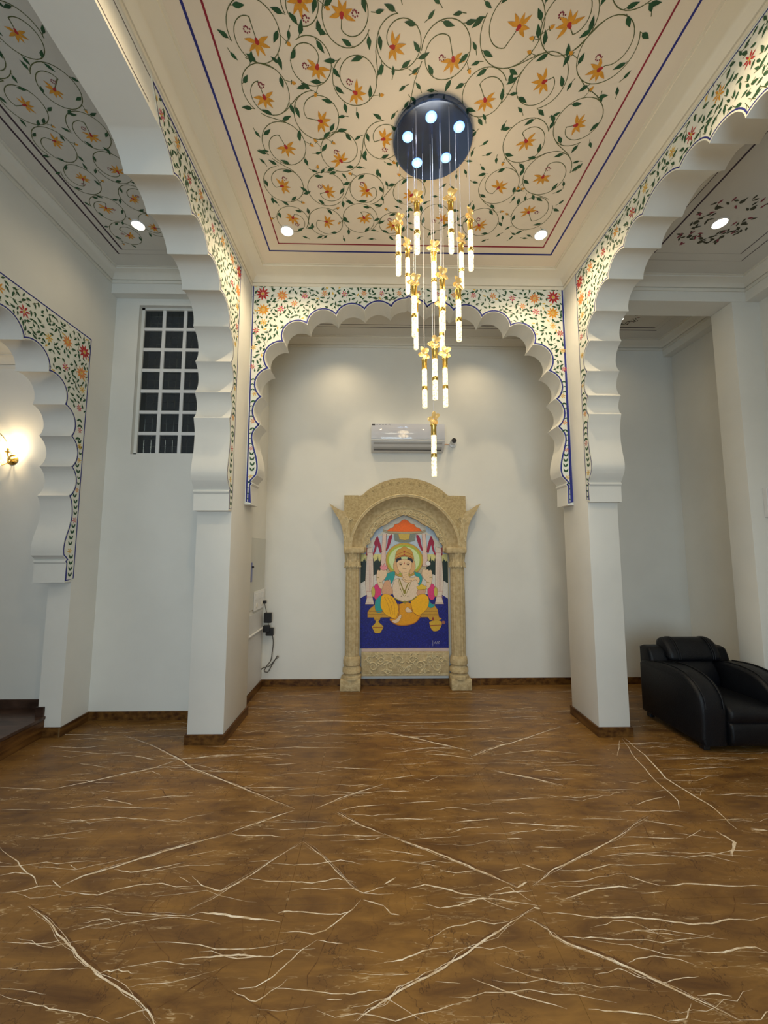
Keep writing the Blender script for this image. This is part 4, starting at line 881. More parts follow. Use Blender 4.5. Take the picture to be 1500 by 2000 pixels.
# hollow curved vault: concave sweep from the slab edge inwards
V = []; n = 40; prof = [(1.0, .172), (.985, .185), (.955, .185), (.94, .165), (.90, .125), (.85, .095), (.80, .080), (.785, .090), (.77, .090)]
for s, w in prof:
    for k in range(n+1):
        a = pi*k/n; V.append(T(692+500*s*cos(a), 735-505*s*sin(a), w))
mb = MB(); mb.add(V, [(i*(n+1)+k, i*(n+1)+k+1, (i+1)*(n+1)+k+1, (i+1)*(n+1)+k) for i in range(len(prof)-1) for k in range(n)])
mb.build('hollow_moulding', M['stone'], sh, smooth=50, flip=False)
# inner carved band with scalloped pointed opening
op = [(345, 745), (345, 690), (372, 655), (380, 620), (402, 600), (408, 566), (440, 545), (470, 520), (520, 498), (560, 470), (610, 440), (660, 420), (692, 405)]
op = op+[(1384-u, v) for u, v in reversed(op[:-1])]
poly = arcu(692, 735, 388, 392, 180, 0, 36); poly = [(304, 745)]+poly+[(1080, 745)]+list(reversed(op))
mb = MB(); mb.prism(poly, .03, .085, T); mb.build('inner_band', M['stone'], sh, smooth=25)
def curl(mb, cx, cy, r, d, w, off, T, a0=0, turns=1.5, ht=6):
    pts = []
    for k in range(26):
        t = k/25; a = a0+d*2*pi*turns*t; rr = r*(1-.85*t); pts.append(T(cx+rr*cos(a), cy+rr*sin(a), off))
    mb.tube(pts, [w*K*(1-.5*k/25) for k in range(26)], 5)
mb = MB()
for k in range(17):
    a = R(14+152*k/16); rr = 350 if k % 2 else 342; curl(mb, 692+rr*cos(a), 735-rr*sin(a)*1.0, 22, 1 if k % 2 else -1, 7, .088, T, a, 1.4)
    a2 = a+R(4.6)
    if k < 16: curl(mb, 692+352*cos(a2), 735-352*sin(a2), 10, -1, 4, .086, T, a2, 1)
mb.tube([T(*p, .087) for p in arcu(692, 735, 380, 384, 178, 2, 40)], 5*K, 6); mb.tube([T(*p, .087) for p in arcu(692, 735, 322, 326, 160, 20, 40)], 4*K, 6)
mb.tube([T(*p, .178) for p in arcu(692, 735, 496, 501, 180, 0, 48)], 8*K, 6)
mb.build('band_carving', M['carve'], sh, smooth=60, kind='stuff')
mb = MB()
for q in range(5):
    for s in (-1, 1):
        curl(mb, 692+s*(60+q*72), 128+q*q*7, 15, s, 4, .171, T, q, 1.3)
mb.build('crown_carving', M['stone2'], sh, smooth=60, kind='stuff')
# side horns
for s in (-1, 1):
    X = lambda u: u if s < 0 else 1384-u
    P = smoothpts([(10, 312), (60, 345), (105, 372), (143, 382)], 4)+[(196, 470), (205, 640), (180, 745), (150, 745)]+smoothpts([(148, 660), (135, 560), (105, 470), (60, 395), (10, 312)], 4)[:-1]
    mb = MB(); mb.prism([(X(u), v) for u, v in P], .02, .188, T); hn = mb.build('side_horn', M['stone'], sh, smooth=25)
    mb = MB(); curl(mb, X(160), 452, 18, s, 5, .189, T, 0, 1.3); curl(mb, X(205), 448, 15, -s, 5, .189, T, 0, 1.3); mb.tube([T(X(u), v, .188) for u, v in ((158, 650), (166, 600), (180, 500), (195, 460))], 6*K, 5); mb.build('horn_scroll', M['carve'], hn, smooth=60)
    mb = MB(); mb.box(*(lambda a, b: (min(a, b), max(a, b)))(T(X(150), 0, 0)[0], T(X(330), 0, 0)[0]), 4.86-.206, 4.86, (1932-760)*K, (1932-705)*K, .01); mb.build('impost_block', M['stone'], sh, smooth=30)
    # half-round fluted column on a square foot
    cx = T(X(222), 0, 0)[0]; rad = 70*K; fy = 4.86-.105
    def col(prof, flutes=0, nm='column_shaft', m='stone', par=sh):
        mb = MB(); V = []; seg = 56
        for r_, v in prof:
            for k in range(seg):
                a = 2*pi*k/seg; rr = r_*K*(1-(.085 if flutes and (k % 4) < 2 else 0)); V.append((cx+rr*cos(a), fy+rr*sin(a), (1932-v)*K))
        mb.add(V, [(i*seg+k, i*seg+(k+1) % seg, (i+1)*seg+(k+1) % seg, (i+1)*seg+k) for i in range(len(prof)-1) for k in range(seg)]+[tuple(range(seg)), tuple((len(prof)-1)*seg+k for k in range(seg))])
        return mb.build(nm, M[m], par, smooth=40)
    col([(62, 1655), (64, 1500), (64, 1200), (61, 860)], 1)
    col([(72, 880), (74, 845), (66, 835), (70, 800), (73, 775), (76, 758)], 1, 'column_capital')
    col([(62, 1650), (72, 1665), (76, 1690), (76, 1720), (68, 1728), (68, 1740), (80, 1755), (82, 1785), (70, 1795), (70, 1805), (82, 1815), (84, 1838)], 0, 'column_base')
    mb = MB(); a, b = sorted((T(X(125), 0, 0)[0], T(X(300), 0, 0)[0])); mb.box(a, b, 4.66, 4.86, 0, (1932-1838)*K, .008); mb.build('foot_block', M['stone'], sh, smooth=30)
    mb = MB()
    for k in range(9):
        a = pi+pi*(k+.5)/9; x, y = cx+73*K*cos(a), fy+73*K*sin(a); mb.lathe([(.002, -.020), (.007, -.012), (.008, 0), (.004, .006)], (x, y, (1932-872)*K), 8)
    mb.build('capital_petal', M['carve'], sh, smooth=60, kind='stuff')
# carved lower panel
xa, xb = T(303, 0, 0)[0], T(1083, 0, 0)[0]
mb = MB(); mb.box(xa, xb, 4.86-.075, 4.86, (1932-1836)*K, (1932-1628)*K, .006); pl = mb.build('lower_panel', M['stone'], sh, smooth=30)
T = TS(4.86); mb = MB()
for s in (-1, 1):
    for q, (u, v, r, d) in enumerate(((60, 1690, 34, 1), (130, 1745, 46, -1), (215, 1700, 36, 1), (285, 1755, 40, -1), (320, 1690, 26, 1), (30, 1770, 24, -1), (180, 1790, 18, 1), (95, 1665, 14, -1), (255, 1665, 16, -1))):
        curl(mb, 692+s*u, v, r, d*s, 8.5, .078, T, q*1.3, 1.5)
        for z in range(3): a = q+z*2.1; mb.tube([T(692+s*(u+r*cos(a)), v+r*sin(a), .078), T(692+s*(u+(r+14)*cos(a+.35)), v+(r+14)*sin(a+.35), .080), T(692+s*(u+(r+24)*cos(a+.7)), v+(r+18)*sin(a+.7), .077)], [4*K, 7*K, 2*K], 5)
mb.build('vine_carving', M['carve'], pl, smooth=60, kind='stuff')
mb = MB(); mb.ribbon([(322, 1645), (1064, 1645), (1064, 1820), (322, 1820)], 5, .0765, T, closed=True); mb.build('rim_line', M['carve'], pl, flip=False)
mb = MB(); mb.box(xa, xb, 4.86-.06, 4.86, (1932-1628)*K, (1932-1605)*K, .003); mb.build('pink_ledge', mat('pale_pink_ledge', srgb(205, 185, 180), .7, noise=.1), sh)

# ---- painted relief panel
pcol = {}
def pm(rgb, ns=0.12):
    if rgb not in pcol: pcol[rgb] = mat('mural_paint', srgb(*rgb), .55, noise=ns, nscale=60)
    return pcol[rgb]
pp = MB(); pp.box(T(288, 0, 0)[0], T(1096, 0, 0)[0], 4.86-.020, 4.86-.001, (1932-1606)*K, (1932-440)*K)
pnl = pp.build('painted_panel', pm((196, 182, 150)), sh, label='painted relief of a seated elephant-headed deity')
YP = 4.86-.020
TP = lambda u, v, w: T(279+.651*u, 372+.651*v, .020+w*.0011)
def piece(name, rgb, polys, lv, label=None, sm=0, h=1.0, mtl=None):
    for P in polys:
        if sm: P = smoothpts(list(P)+[P[0]], sm)[:-1]
        mb = MB(); mb.prism(P, lv-h, lv, TP); o = mb.build(name, mtl or pm(rgb), pnl, label=label)
        if lv >= 4 and name not in NOLINE: OUTL.ribbon(P, 3.2, lv+.12, TP, closed=True)
    return o
OUTL = MB(); NOLINE = ('blue_carpet', 'dark_hair', 'halo_ring', 'halo_disc', 'maroon_drape')
def el(cx, cy, rx, ry, n=28, a0=0, a1=360): return [(cx+rx*cos(R(a0+(a1-a0)*k/n)), cy+ry*sin(R(a0+(a1-a0)*k/n))) for k in range(n+(0 if a1-a0 == 360 else 1))]
mir = lambda P: [(1264-x, y) for x, y in reversed(P)]
piece('sky', (186, 204, 220), [[(20, 120), (1240, 120), (1240, 700), (20, 700)]], .5, h=.4)
piece('pale_arch', (214, 210, 196), [[(20, 520), (110, 520), (130, 440), (330, 290), (330, 200), (630, 60), (940, 200), (940, 290), (1130, 440), (1150, 520), (1240, 520), (1240, 600), (1080, 560), (990, 340), (640, 330), (250, 350), (170, 560), (20, 600)]], 1)
piece('horizon_band', (222, 214, 140), [[(20, 610), (1240, 610), (1240, 720), (20, 720)]], 1)
tr = [(20, 1010), (20, 715)]
for k in range(14): tr += [(40+k*20, 700-(k % 3)*22-(30 if k == 11 else 0)), (50+k*20, 712-(k % 2)*14)]
tr += [(320, 700), (320, 1010)]
piece('dark_trees', (24, 46, 38), [tr, mir(tr)], 2)
piece('white_terrace', (222, 216, 206), [[(20, 1015), (230, 890), (1040, 890), (1240, 1015), (1240, 1250), (20, 1250)]], 3)
carpet = mat('carpet_paint', srgb(24, 32, 140), .55, col2=srgb(14, 18, 98), nscale=95, detail=2)
piece('blue_carpet', None, [[(20, 1215), (110, 1165), (1150, 1165), (1240, 1225), (1240, 1893), (20, 1893)]], 4, mtl=carpet)
mb = MB(); rg = random.Random(3)
for k in range(260):
    u, v = rg.uniform(35, 1225), rg.uniform(1300, 1880); a = rg.choice((0, pi/2, pi/4)); mb.ribbon([(u, v), (u+16*cos(a), v+16*sin(a))], 4, 4.3, TP)
mb.build('carpet_fleck', pm((62, 66, 150)), pnl, kind='stuff', flip=False)
dr = [(252, 345), (225, 400), (205, 450), (218, 500), (200, 560), (176, 640), (200, 625), (232, 560), (250, 480), (272, 530), (288, 595), (320, 580), (305, 500), (282, 420)]
dr2 = [(458, 325), (425, 345), (402, 400), (395, 455), (368, 555), (386, 562), (425, 490), (445, 430), (462, 370)]
dr3 = [(88, 510), (112, 520), (118, 640), (92, 620)]
piece('maroon_drape', (158, 20, 62), [dr, mir(dr), dr2, mir(dr2), dr3, mir(dr3)], 4)
pc = [(110, 525), (190, 505), (182, 590), (192, 610), (192, 690), (200, 1000), (190, 1125), (185, 1200), (208, 1300), (85, 1300), (112, 1200), (95, 1125), (84, 1000), (100, 690), (112, 610), (105, 590)]
piece('painted_column', (228, 212, 196), [pc, mir(pc)], 5)
pi_ = [(328, 320), (380, 320), (372, 560), (380, 780), (300, 780), (312, 560)]
piece('inner_column', (226, 198, 186), [pi_, mir(pi_)], 4)
for P in (pc, mir(pc)): pass
mb = MB()
for u in (125, 145, 165, 1139, 1119, 1099): mb.ribbon([(u, 700), (u-4, 1120)], 4, 5.3, TP)
for s in (0, 1):
    for v in (590, 690, 1125, 1200, 1280): a, b = (98, 196) if not s else (1068, 1166); mb.ribbon([(a, v), (b, v)], 6, 5.3, TP)
mb.build('column_line', pm((205, 150, 140)), pnl, kind='stuff', flip=False)
cn = smoothpts([(385, 298), (405, 262), (450, 240), (482, 222), (500, 188), (560, 170), (595, 138), (640, 120), (690, 140), (718, 170), (775, 190), (800, 225), (850, 245), (892, 298)], 5)
piece('orange_canopy', (246, 108, 14), [cn], 4)
piece('canopy_rim', (176, 168, 138), [[(335, 262), (400, 285), (640, 292), (880, 285), (935, 262), (935, 290), (880, 312), (640, 322), (400, 312), (335, 290)]], 5)
piece('canopy_band', (128, 138, 128), [[(480, 318), (800, 318), (785, 415), (700, 445), (570, 445), (495, 415)]], 3.5)
piece('gold_fringe', (206, 178, 84), [[(548, 318), (715, 318), (700, 400), (640, 412), (565, 400)], el(640, 470, 28, 12)], 4.5)
piece('halo', (204, 168, 62), [el(632, 690, 262, 240)], 5)
piece('halo_ring', (170, 192, 72), [el(632, 690, 238, 212)], 5.6)
piece('halo_disc', (214, 230, 172), [el(632, 690, 216, 188)], 6.2)
piece('teal_scarf', (40, 160, 160), [[(345, 960), (390, 880), (492, 850), (495, 920), (450, 1020), (430, 960), (380, 985)], [(770, 850), (800, 860), (855, 880), (885, 950), (850, 1045), (815, 1030), (835, 950), (780, 900)], [(225, 1250), (290, 1180), (330, 1200), (300, 1290), (325, 1390), (290, 1415), (240, 1405), (218, 1330)], [(955, 1190), (1000, 1290), (1060, 1305), (1010, 1352), (960, 1325)]], 6.5, sm=3)
bol = el(252, 1130, 58, 112)
piece('pink_bolster', (224, 60, 124), [bol, mir(bol)], 6)
be = el(196, 1130, 26, 70); piece('bolster_end', (205, 190, 90), [be, mir(be)], 6.6)
piece('throne', (206, 158, 50), [[(118, 1405), (150, 1360), (225, 1300), (1040, 1300), (1092, 1375), (1110, 1478), (1150, 1500), (1110, 1520), (985, 1520), (955, 1478), (300, 1480), (285, 1520), (215, 1520), (205, 1480), (118, 1480)]], 6.2)
mb = MB()
for v in (1400, 1435, 1462): mb.ribbon([(125, v), (1100, v)], 5, 6.5, TP)
mb.build('throne_line', pm((160, 108, 40)), pnl, kind='stuff', flip=False)
SK, SK2 = (238, 208, 172), (222, 170, 132)
hu = [(248, 850), (262, 828), (290, 836), (300, 818), (330, 828), (352, 812), (380, 835), (385, 900), (350, 960), (322, 985), (335, 1060), (310, 1095), (275, 1060), (255, 1010), (240, 940)]
hl = [(315, 1100), (335, 1040), (360, 985), (392, 968), (428, 990), (442, 1050), (470, 1120), (440, 1170), (380, 1175), (325, 1155)]
piece('raised_arm', SK, [hu, mir(hu)], 7, sm=3)
piece('blessing_hand', SK2, [hl], 8, sm=3)
piece('bowl_hand', SK2, [[(815, 1110), (925, 1105), (915, 1160), (900, 1180), (830, 1182), (800, 1150)]], 8, sm=3)
piece('sweet_bowl', (232, 196, 60), [[(800, 1062), (830, 1050), (870, 1020), (910, 1045), (942, 1050), (928, 1098), (820, 1102)]], 8.6)
torso = [(478, 1010), (500, 960), (560, 945), (640, 980), (700, 985), (770, 950), (815, 1000), (838, 1090), (825, 1170), (770, 1225), (640, 1260), (525, 1235), (478, 1180), (462, 1090)]
piece('torso', (236, 212, 184), [torso], 7.4, sm=4)
thl = [(300, 1250), (318, 1180), (370, 1160), (450, 1185), (510, 1255), (545, 1350), (532, 1440), (500, 1490), (430, 1475), (350, 1420), (302, 1330)]
thr = [(715, 1260), (790, 1195), (880, 1160), (950, 1185), (972, 1260), (950, 1350), (880, 1425), (800, 1450), (745, 1390)]
mid = [(560, 1300), (640, 1275), (720, 1290), (780, 1400), (860, 1455), (780, 1550), (640, 1590), (510, 1578), (425, 1500), (500, 1490), (545, 1400)]
piece('yellow_dhoti', (250, 186, 14), [thl, thr], 9, sm=4); piece('dhoti_fold', (232, 160, 16), [mid], 8.4, sm=4)
mb = MB(); mb.ribbon(smoothpts([(425, 1512), (510, 1572), (640, 1586), (780, 1548), (856, 1462)], 6), 12, 9.2, TP); mb.ribbon(smoothpts([(545, 1290), (560, 1390), (535, 1480)], 6), 8, 9.3, TP); mb.ribbon(smoothpts([(720, 1300), (745, 1400), (820, 1460)], 6), 8, 9.3, TP)
for a in (0, 1, 2): mb.ribbon(smoothpts([(350+a*45, 1200+a*6), (400+a*42, 1300), (440+a*25, 1440)], 5), 4, 9.2, TP)
mb.build('dhoti_line', pm((176, 104, 28)), pnl, kind='stuff', flip=False)
piece('foot', SK, [[(450, 1525), (520, 1500), (568, 1440), (588, 1462), (548, 1540), (490, 1556)], [(638, 1372), (668, 1338), (705, 1360), (738, 1405), (660, 1408)]], 9.8, sm=3)
earl = [(505, 690), (480, 740), (482, 820), (520, 880), (560, 880), (550, 780), (535, 710)]
piece('ear', (226, 178, 124), [earl, mir(earl)], 7.2, sm=3)
face = [(520, 720), (560, 688), (632, 678), (704, 688), (735, 720), (728, 800), (700, 850), (690, 900), (712, 935), (760, 935), (800, 918), (832, 930), (846, 965), (835, 1005), (808, 1010), (806, 978), (780, 966), (730, 990), (680, 1005), (625, 985), (598, 930), (588, 870), (548, 830)]
piece('elephant_head', (242, 206, 160), [face], 9, sm=3)
piece('dark_hair', (40, 34, 48), [[(508, 712), (520, 672), (585, 650), (592, 682), (545, 702), (520, 730)], mir([(508, 712), (520, 672), (585, 650), (592, 682), (545, 702), (520, 730)])], 9.6)
piece('gold_crown', (208, 156, 62), [[(500, 690), (512, 600), (540, 550), (590, 522), (632, 498), (675, 522), (725, 550), (752, 600), (765, 690), (705, 655), (632, 640), (560, 655)]], 9.4, sm=3)
mb = MB(); mb.ribbon(smoothpts([(505, 672), (560, 640), (632, 624), (705, 640), (760, 672)], 6), 9, 9.8, TP); mb.ribbon(smoothpts([(520, 620), (580, 592), (632, 580), (690, 592), (745, 620)], 6), 6, 9.8, TP); dot(mb, 632, 575, 16, 9.9, TP, 10); dot(mb, 632, 615, 12, 9.9, TP, 10)
mb.build('crown_line', pm((172, 70, 36)), pnl, kind='stuff', flip=False)
mb = MB()
for s in (-1, 1):
    u = 632+s*52; mb.fan((u, 752), el(u, 752, 19, 9, 12), 9.5, TP); mb.ribbon([(u-26, 736), (u, 728), (u+26, 738)], 4, 9.5, TP)
mb.ribbon([(600, 800), (630, 812), (664, 800)], 4, 9.5, TP); mb.ribbon(smoothpts([(598, 850), (612, 930), (660, 975), (740, 972)], 5), 4, 9.6, TP)
for v in (870, 900, 930): mb.ribbon([(628, v), (668, v-8)], 3, 9.6, TP)
for k in range(4): dot(mb, 632+(-58, 58, -45, 45)[k], (1095, 1095, 1190, 1190)[k], 8, 8.0, TP, 8)
mb.build('face_line', pm((110, 76, 60)), pnl, kind='stuff', flip=False)
mb = MB(); dot(mb, 632, 742, 9, 9.6, TP, 10); mb.ribbon([(632, 715), (632, 735)], 7, 9.6, TP); mb.build('forehead_mark', pm((190, 70, 50)), pnl, kind='stuff', flip=False)
mb = MB(); mb.ribbon(smoothpts([(560, 950), (590, 1040), (630, 1125), (672, 1040), (705, 985)], 6), 16, 8.2, TP); mb.ribbon(smoothpts([(545, 960), (575, 1080), (630, 1190), (690, 1080), (725, 990)], 6), 6, 8.1, TP)
mb.fan((632, 1130), el(632, 1130, 20, 30, 14), 8.4, TP); mb.ribbon(smoothpts([(478, 1205), (560, 1250), (640, 1268), (720, 1250), (800, 1200)], 6), 14, 9.6, TP); dot(mb, 634, 1272, 22, 9.9, TP, 10)
for u, v in ((262, 930), (300, 1000), (1000, 930), (964, 1000)): mb.ribbon([(u-18, v), (u+18, v+6)], 8, 7.6, TP)
mb.build('gold_necklace', pm((150, 138, 50)), pnl, kind='stuff', flip=False)
pot = [(176, 1602), (222, 1560), (232, 1525), (212, 1505), (282, 1505), (270, 1530), (292, 1560), (338, 1602), (318, 1648), (292, 1688), (222, 1688), (200, 1650)]
pot2 = [(972, 1545), (1020, 1525), (1100, 1520), (1150, 1550), (1132, 1615), (1095, 1660), (1030, 1668), (990, 1620)]
piece('brass_pot', (212, 172, 54), [pot, pot2], 7.4, sm=2)
mb = MB(); mb.ribbon([(190, 1612), (330, 1612)], 8, 7.8, TP); mb.ribbon([(985, 1590), (1140, 1585)], 8, 7.8, TP); mb.fan((1026, 1500), el(1026, 1500, 12, 24, 10), 7.8, TP); mb.build('pot_line', pm((150, 50, 40)), pnl, kind='stuff', flip=False)
piece('mouse', (160, 104, 92), [el(1170, 1550, 26, 22)], 7.5)
piece('lotus', (236, 150, 160), [[(290, 790), (310, 750), (330, 780), (350, 735), (370, 780), (395, 760), (390, 815), (345, 835), (300, 820)]], 7.6)
piece('conch', (236, 232, 226), [[(925, 745), (950, 705), (990, 715), (998, 755), (960, 770)]], 7.6, sm=3)
mb = MB()
for k, (u, v) in enumerate(((1040, 1835), (1052, 1820), (1064, 1840), (1078, 1822), (1092, 1838), (1100, 1818))): mb.ribbon([(u, v), (u+8, v-16), (u+14, v)], 3.5, 4.8, TP)
mb.ribbon([(1020, 1790), (1020, 1870)], 3, 4.8, TP); mb.build('signature', pm((200, 196, 206)), pnl, kind='stuff', flip=False)

OUTL.build('outline', pm((128, 78, 48)), pnl, kind='stuff', flip=False)

# ================================================================ AIR CONDITIONER AND CAMERA ON THE FAR WALL
ac = thing('air_conditioner', 'white split air conditioner high on the far wall above the sandstone niche', 'air conditioner', (.39, 4.86, 2.82))
A0, A1 = -.066, .832
prof = [(4.86, 2.840), (4.86, 3.145), (4.70, 3.145), (4.672, 3.130), (4.660, 3.080), (4.656, 2.970), (4.660, 2.925), (4.70, 2.870), (4.76, 2.825), (4.84, 2.818)]
mb = MB(); n = len(prof); mb.add([(A0, y, z) for y, z in prof]+[(A1, y, z) for y, z in prof], [tuple(range(n)), tuple(n+k for k in reversed(range(n)))]+[(k, (k+1) % n, n+(k+1) % n, n+k) for k in range(n)]); mb.build('housing', M['ac_white'], ac, smooth=35)
mb = MB(); mb.box(A0+.002, A1-.002, 4.650, 4.662, 2.945, 3.135, .004); mb.build('front_panel', M['ac_panel'], ac, smooth=35)
mb = MB(); mb.box(A0+.004, A1-.004, 4.648, 4.664, 2.922, 2.940, .004); mb.build('lower_trim', M['ac_white'], ac, smooth=35)
mb = MB(); V = [(A0+.03, 4.676, 2.912), (A1-.03, 4.676, 2.912), (A1-.03, 4.742, 2.842), (A0+.03, 4.742, 2.842)]; mb.add(V+[(x, y-.006, z-.006) for x, y, z in V], [(0, 1, 2, 3), (7, 6, 5, 4), (0, 4, 5, 1), (1, 5, 6, 2), (2, 6, 7, 3), (3, 7, 4, 0)]); mb.build('louvre_flap', M['ac_grey'], ac)
mb = MB(); mb.box(A0+.03, A1-.03, 4.745, 4.752, 2.828, 2.840); mb.build('outlet_slot', M['black'], ac)
mb = MB(); mb.box(A0+.012, A0+.048, 4.6485, 4.651, 3.112, 3.130)
TAC = PY(4.651); mb.build('badge', M['black'], ac)
mb = MB()
for k, u in enumerate((.075, .11, .145, .180)): mb.ribbon([(A0+u-.009, 3.121), (A0+u+.009, 3.121)], .0035, .0015, TAC); mb.ribbon([(A0+u-.004, 3.118), (A0+u-.004, 3.125)], .003, .0015, TAC)
mb.ribbon([(A0+.212, 3.114), (A0+.222, 3.129), (A0+.232, 3.114)], .0035, .0015, TAC); mb.build('lettering', pm((84, 84, 92)), ac, kind='stuff', flip=False)
cm = thing('security_camera', 'small round black and white security camera at the right end of the air conditioner', 'camera', (.96, 4.86, 2.94))
mb = MB(); mb.lathe([(.045, 0), (.045, -.02), (.02, -.03)], (.965, 4.86, 2.935), 20, 'y'); mb.build('mount', M['white_plastic'], cm, smooth=40)
mb = MB(); mb.lathe([(.030, .0), (.036, -.02), (.036, -.085), (.032, -.092)], (.960, 4.835, 2.955), 20, 'y'); mb.build('housing', M['white_plastic'], cm, smooth=40)
mb = MB(); mb.lathe([(.031, -.088), (.030, -.097), (.012, -.098)], (.960, 4.835, 2.955), 20, 'y'); mb.build('lens', M['black'], cm, smooth=40)
mb = MB(); mb.tube([(.84, 4.84, 2.93), (.88, 4.842, 2.932), (.94, 4.852, 2.93)], .005, 8); o = mb.build('drain_pipe', mat('copper_pipe', (.55, .32, .2), .4, .6, noise=.1), cm)

# ================================================================ ELECTRICS IN THE ALCOVE
eb = thing('electrical_panel', 'grey-white flush electrical panel on the alcove side wall left of the niche', 'electrical panel', (-1.36, 4.45, .93))
mb = MB(); mb.box(-1.359, -1.350, 4.10, 4.84, .95, 1.74, .003); mb.build('upper_door', M['panelgrey'], eb)
mb = MB(); mb.box(-1.359, -1.352, 4.10, 4.80, .085, .90, .003); mb.build('lower_door', M['panelgrey2'], eb)
mb = MB(); mb.box(-1.350, -1.340, 4.295, 4.335, 1.26, 1.47, .004); mb.build('blue_handle', mat('blue_handle', srgb(120, 130, 180), .4, noise=.1), eb)
mb = MB(); mb.lathe([(.012, 0), (.012, .014), (.006, .018)], (-1.34, 4.32, 1.42), 12, 'x'); mb.build('lock', M['black'], eb)
sk = thing('socket_plate', 'white socket and switch plate on the alcove side wall', 'socket', (-1.35, 4.62, 1.0))
mb = MB(); mb.box(-1.350, -1.338, 4.43, 4.83, .93, 1.145, .004); mb.build('plate', M['white_plastic'], sk)
for k in range(3): mb = MB(); mb.box(-1.338, -1.332, 4.46+k*.12, 4.55+k*.12, 1.05, 1.12, .002); mb.build('switch', M['white_plastic'], sk)
for k in range(2): mb = MB(); mb.lathe([(.03, 0), (.03, .003), (.024, .004)], (-1.338, 4.52+k*.2, .985), 16, 'x'); mb.build('socket', M['trim'], sk)
cd = thing('conduit', 'white slanting cable conduit below the sockets', 'conduit', (-1.35, 4.5, .7))
mb = MB(); mb.tube([(-1.338, 4.10, .69), (-1.338, 4.80, .69)], .013, 10); mb.build('pipe', M['white_plastic'], cd, smooth=50)
ad = thing('power_adapter', 'black power adapters hanging on a cord in the far left corner', 'adapter', (-1.30, 4.80, .7))
mb = MB(); mb.box(-1.340, -1.300, 4.74, 4.78, .975, 1.01, .004); mb.build('plug', M['black'], ad)
mb = MB(); mb.box(-1.325, -1.235, 4.755, 4.80, .75, .865, .006); mb.build('adapter_body', M['black'], ad)
mb = MB(); mb.box(-1.30, -1.21, 4.76, 4.81, .60, .69, .008); mb.box(-1.33, -1.25, 4.75, 4.79, .64, .72, .008); mb.build('second_adapter', M['black'], ad)
mb = MB(); mb.tube(([(-1.318, 4.76, .98), (-1.310, 4.765, .93), (-1.295, 4.775, .86)]), .004, 6); mb.tube([(-1.28, 4.78, .76), (-1.27, 4.78, .72), (-1.28, 4.78, .68)], .004, 6)
P = [(-1.23, 4.79, .62), (-1.215, 4.80, .52), (-1.225, 4.80, .40), (-1.24, 4.80, .31), (-1.29, 4.80, .24), (-1.31, 4.80, .19), (-1.27, 4.80, .18), (-1.235, 4.80, .24), (-1.20, 4.80, .30), (-1.165, 4.80, .36), (-1.155, 4.80, .345), (-1.19, 4.80, .32), (-1.25, 4.80, .25), (-1.33, 4.80, .225), (-1.35, 4.80, .205)]
def sm3(P, n=4):
    a = smoothpts([(p[0], p[2]) for p in P], n); b = smoothpts([(p[1], p[2]) for p in P], n); return [(a[i][0], b[i][0], a[i][1]) for i in range(len(a))]
mb.tube(sm3(P), .006, 6); mb.build('cord', mat('grey_cord', (.12, .12, .115), .5, noise=.2), ad, smooth=60)
sw = thing('isolator_box', 'small white switch box on the slim column at the right edge', 'switch box', (3.6, 3.53, 1.95))
mb = MB(); mb.box(3.565, 3.66, 3.49, 3.53, 1.90, 2.17, .006); mb.build('box', M['white_plastic'], sw)
mb = MB(); mb.box(3.575, 3.65, 3.484, 3.49, 1.905, 1.935, .002); mb.build('dark_rocker', M['black'], sw)

# ================================================================ WALL SCONCE IN THE RAISED ROOM
sc = thing('wall_sconce', 'brass crystal wall sconce glowing on the wall seen through the left archway', 'wall lamp', (-3.51, 3.80, 2.47))
sx, sz = -3.51, 2.47
mb = MB(); mb.lathe([(.05, 0), (.052, -.006), (.035, -.014), (.012, -.03)], (sx, 3.80, sz), 20, 'y'); mb.build('back_plate', M['gold'], sc, smooth=40)
mb = MB(); mb.tube(sm3([(sx, 3.78, sz), (sx-.03, 3.74, sz-.06), (sx-.09, 3.70, sz-.05), (sx-.10, 3.69, sz+.02), (sx-.055, 3.69, sz+.03)]), .005, 8); mb.tube(sm3([(sx, 3.78, sz), (sx+.02, 3.73, sz-.05), (sx+.05, 3.70, sz-.02), (sx+.045, 3.69, sz+.04)]), .005, 8)
mb.tube(sm3([(sx, 3.78, sz+.05), (sx-.03, 3.74, sz+.18), (sx-.10, 3.70, sz+.26), (sx-.18, 3.70, sz+.22)]), .0035, 6)
mb.build('scroll_arm', M['gold'], sc, smooth=60)
for dx, dz in ((.045, .04), (-.055, .03)):
    mb = MB(); mb.lathe([(.006, 0), (.022, .008), (.024, .014), (.010, .016), (.010, .05)], (sx+dx, 3.69, sz+dz), 12); cp_ = mb.build('candle_cup', M['gold'], sc, smooth=40)
    mb = MB(); mb.lathe([(.008, .05), (.015, .07), (.013, .09), (.002, .115)], (sx+dx, 3.69, sz+dz), 12); mb.build('bulb', M['led_warm'], cp_, smooth=50)
mb = MB(); rg = random.Random(2)
for k in range(14):
    x, z = sx+rg.uniform(-.07, .07), sz+rg.uniform(-.09, .10); mb.lathe([(.001, -.014), (.007, 0), (.001, .012)], (x, 3.70+rg.uniform(-.02, .03), z), 6)
mb.build('crystal_drop', M['crystal2'], sc, kind='stuff')
light('sconce_light', 'POINT', (sx-.01, 3.66, sz+.11), 4.0, (1, .72, .38), size=.03, parent=sc)
light('room_lamp', 'POINT', (-4.2, 2.2, 3.2), 7, (.9, .93, 1), size=.3)
sm_ = thing('wall_switch', 'tiny white switch on the raised room wall', 'switch', (-4.03, 3.79, 1.3)); mb = MB(); mb.box(-3.96, -3.90, 3.788, 3.80, 1.27, 1.36, .002); mb.build('plate', M['white_plastic'], sm_)

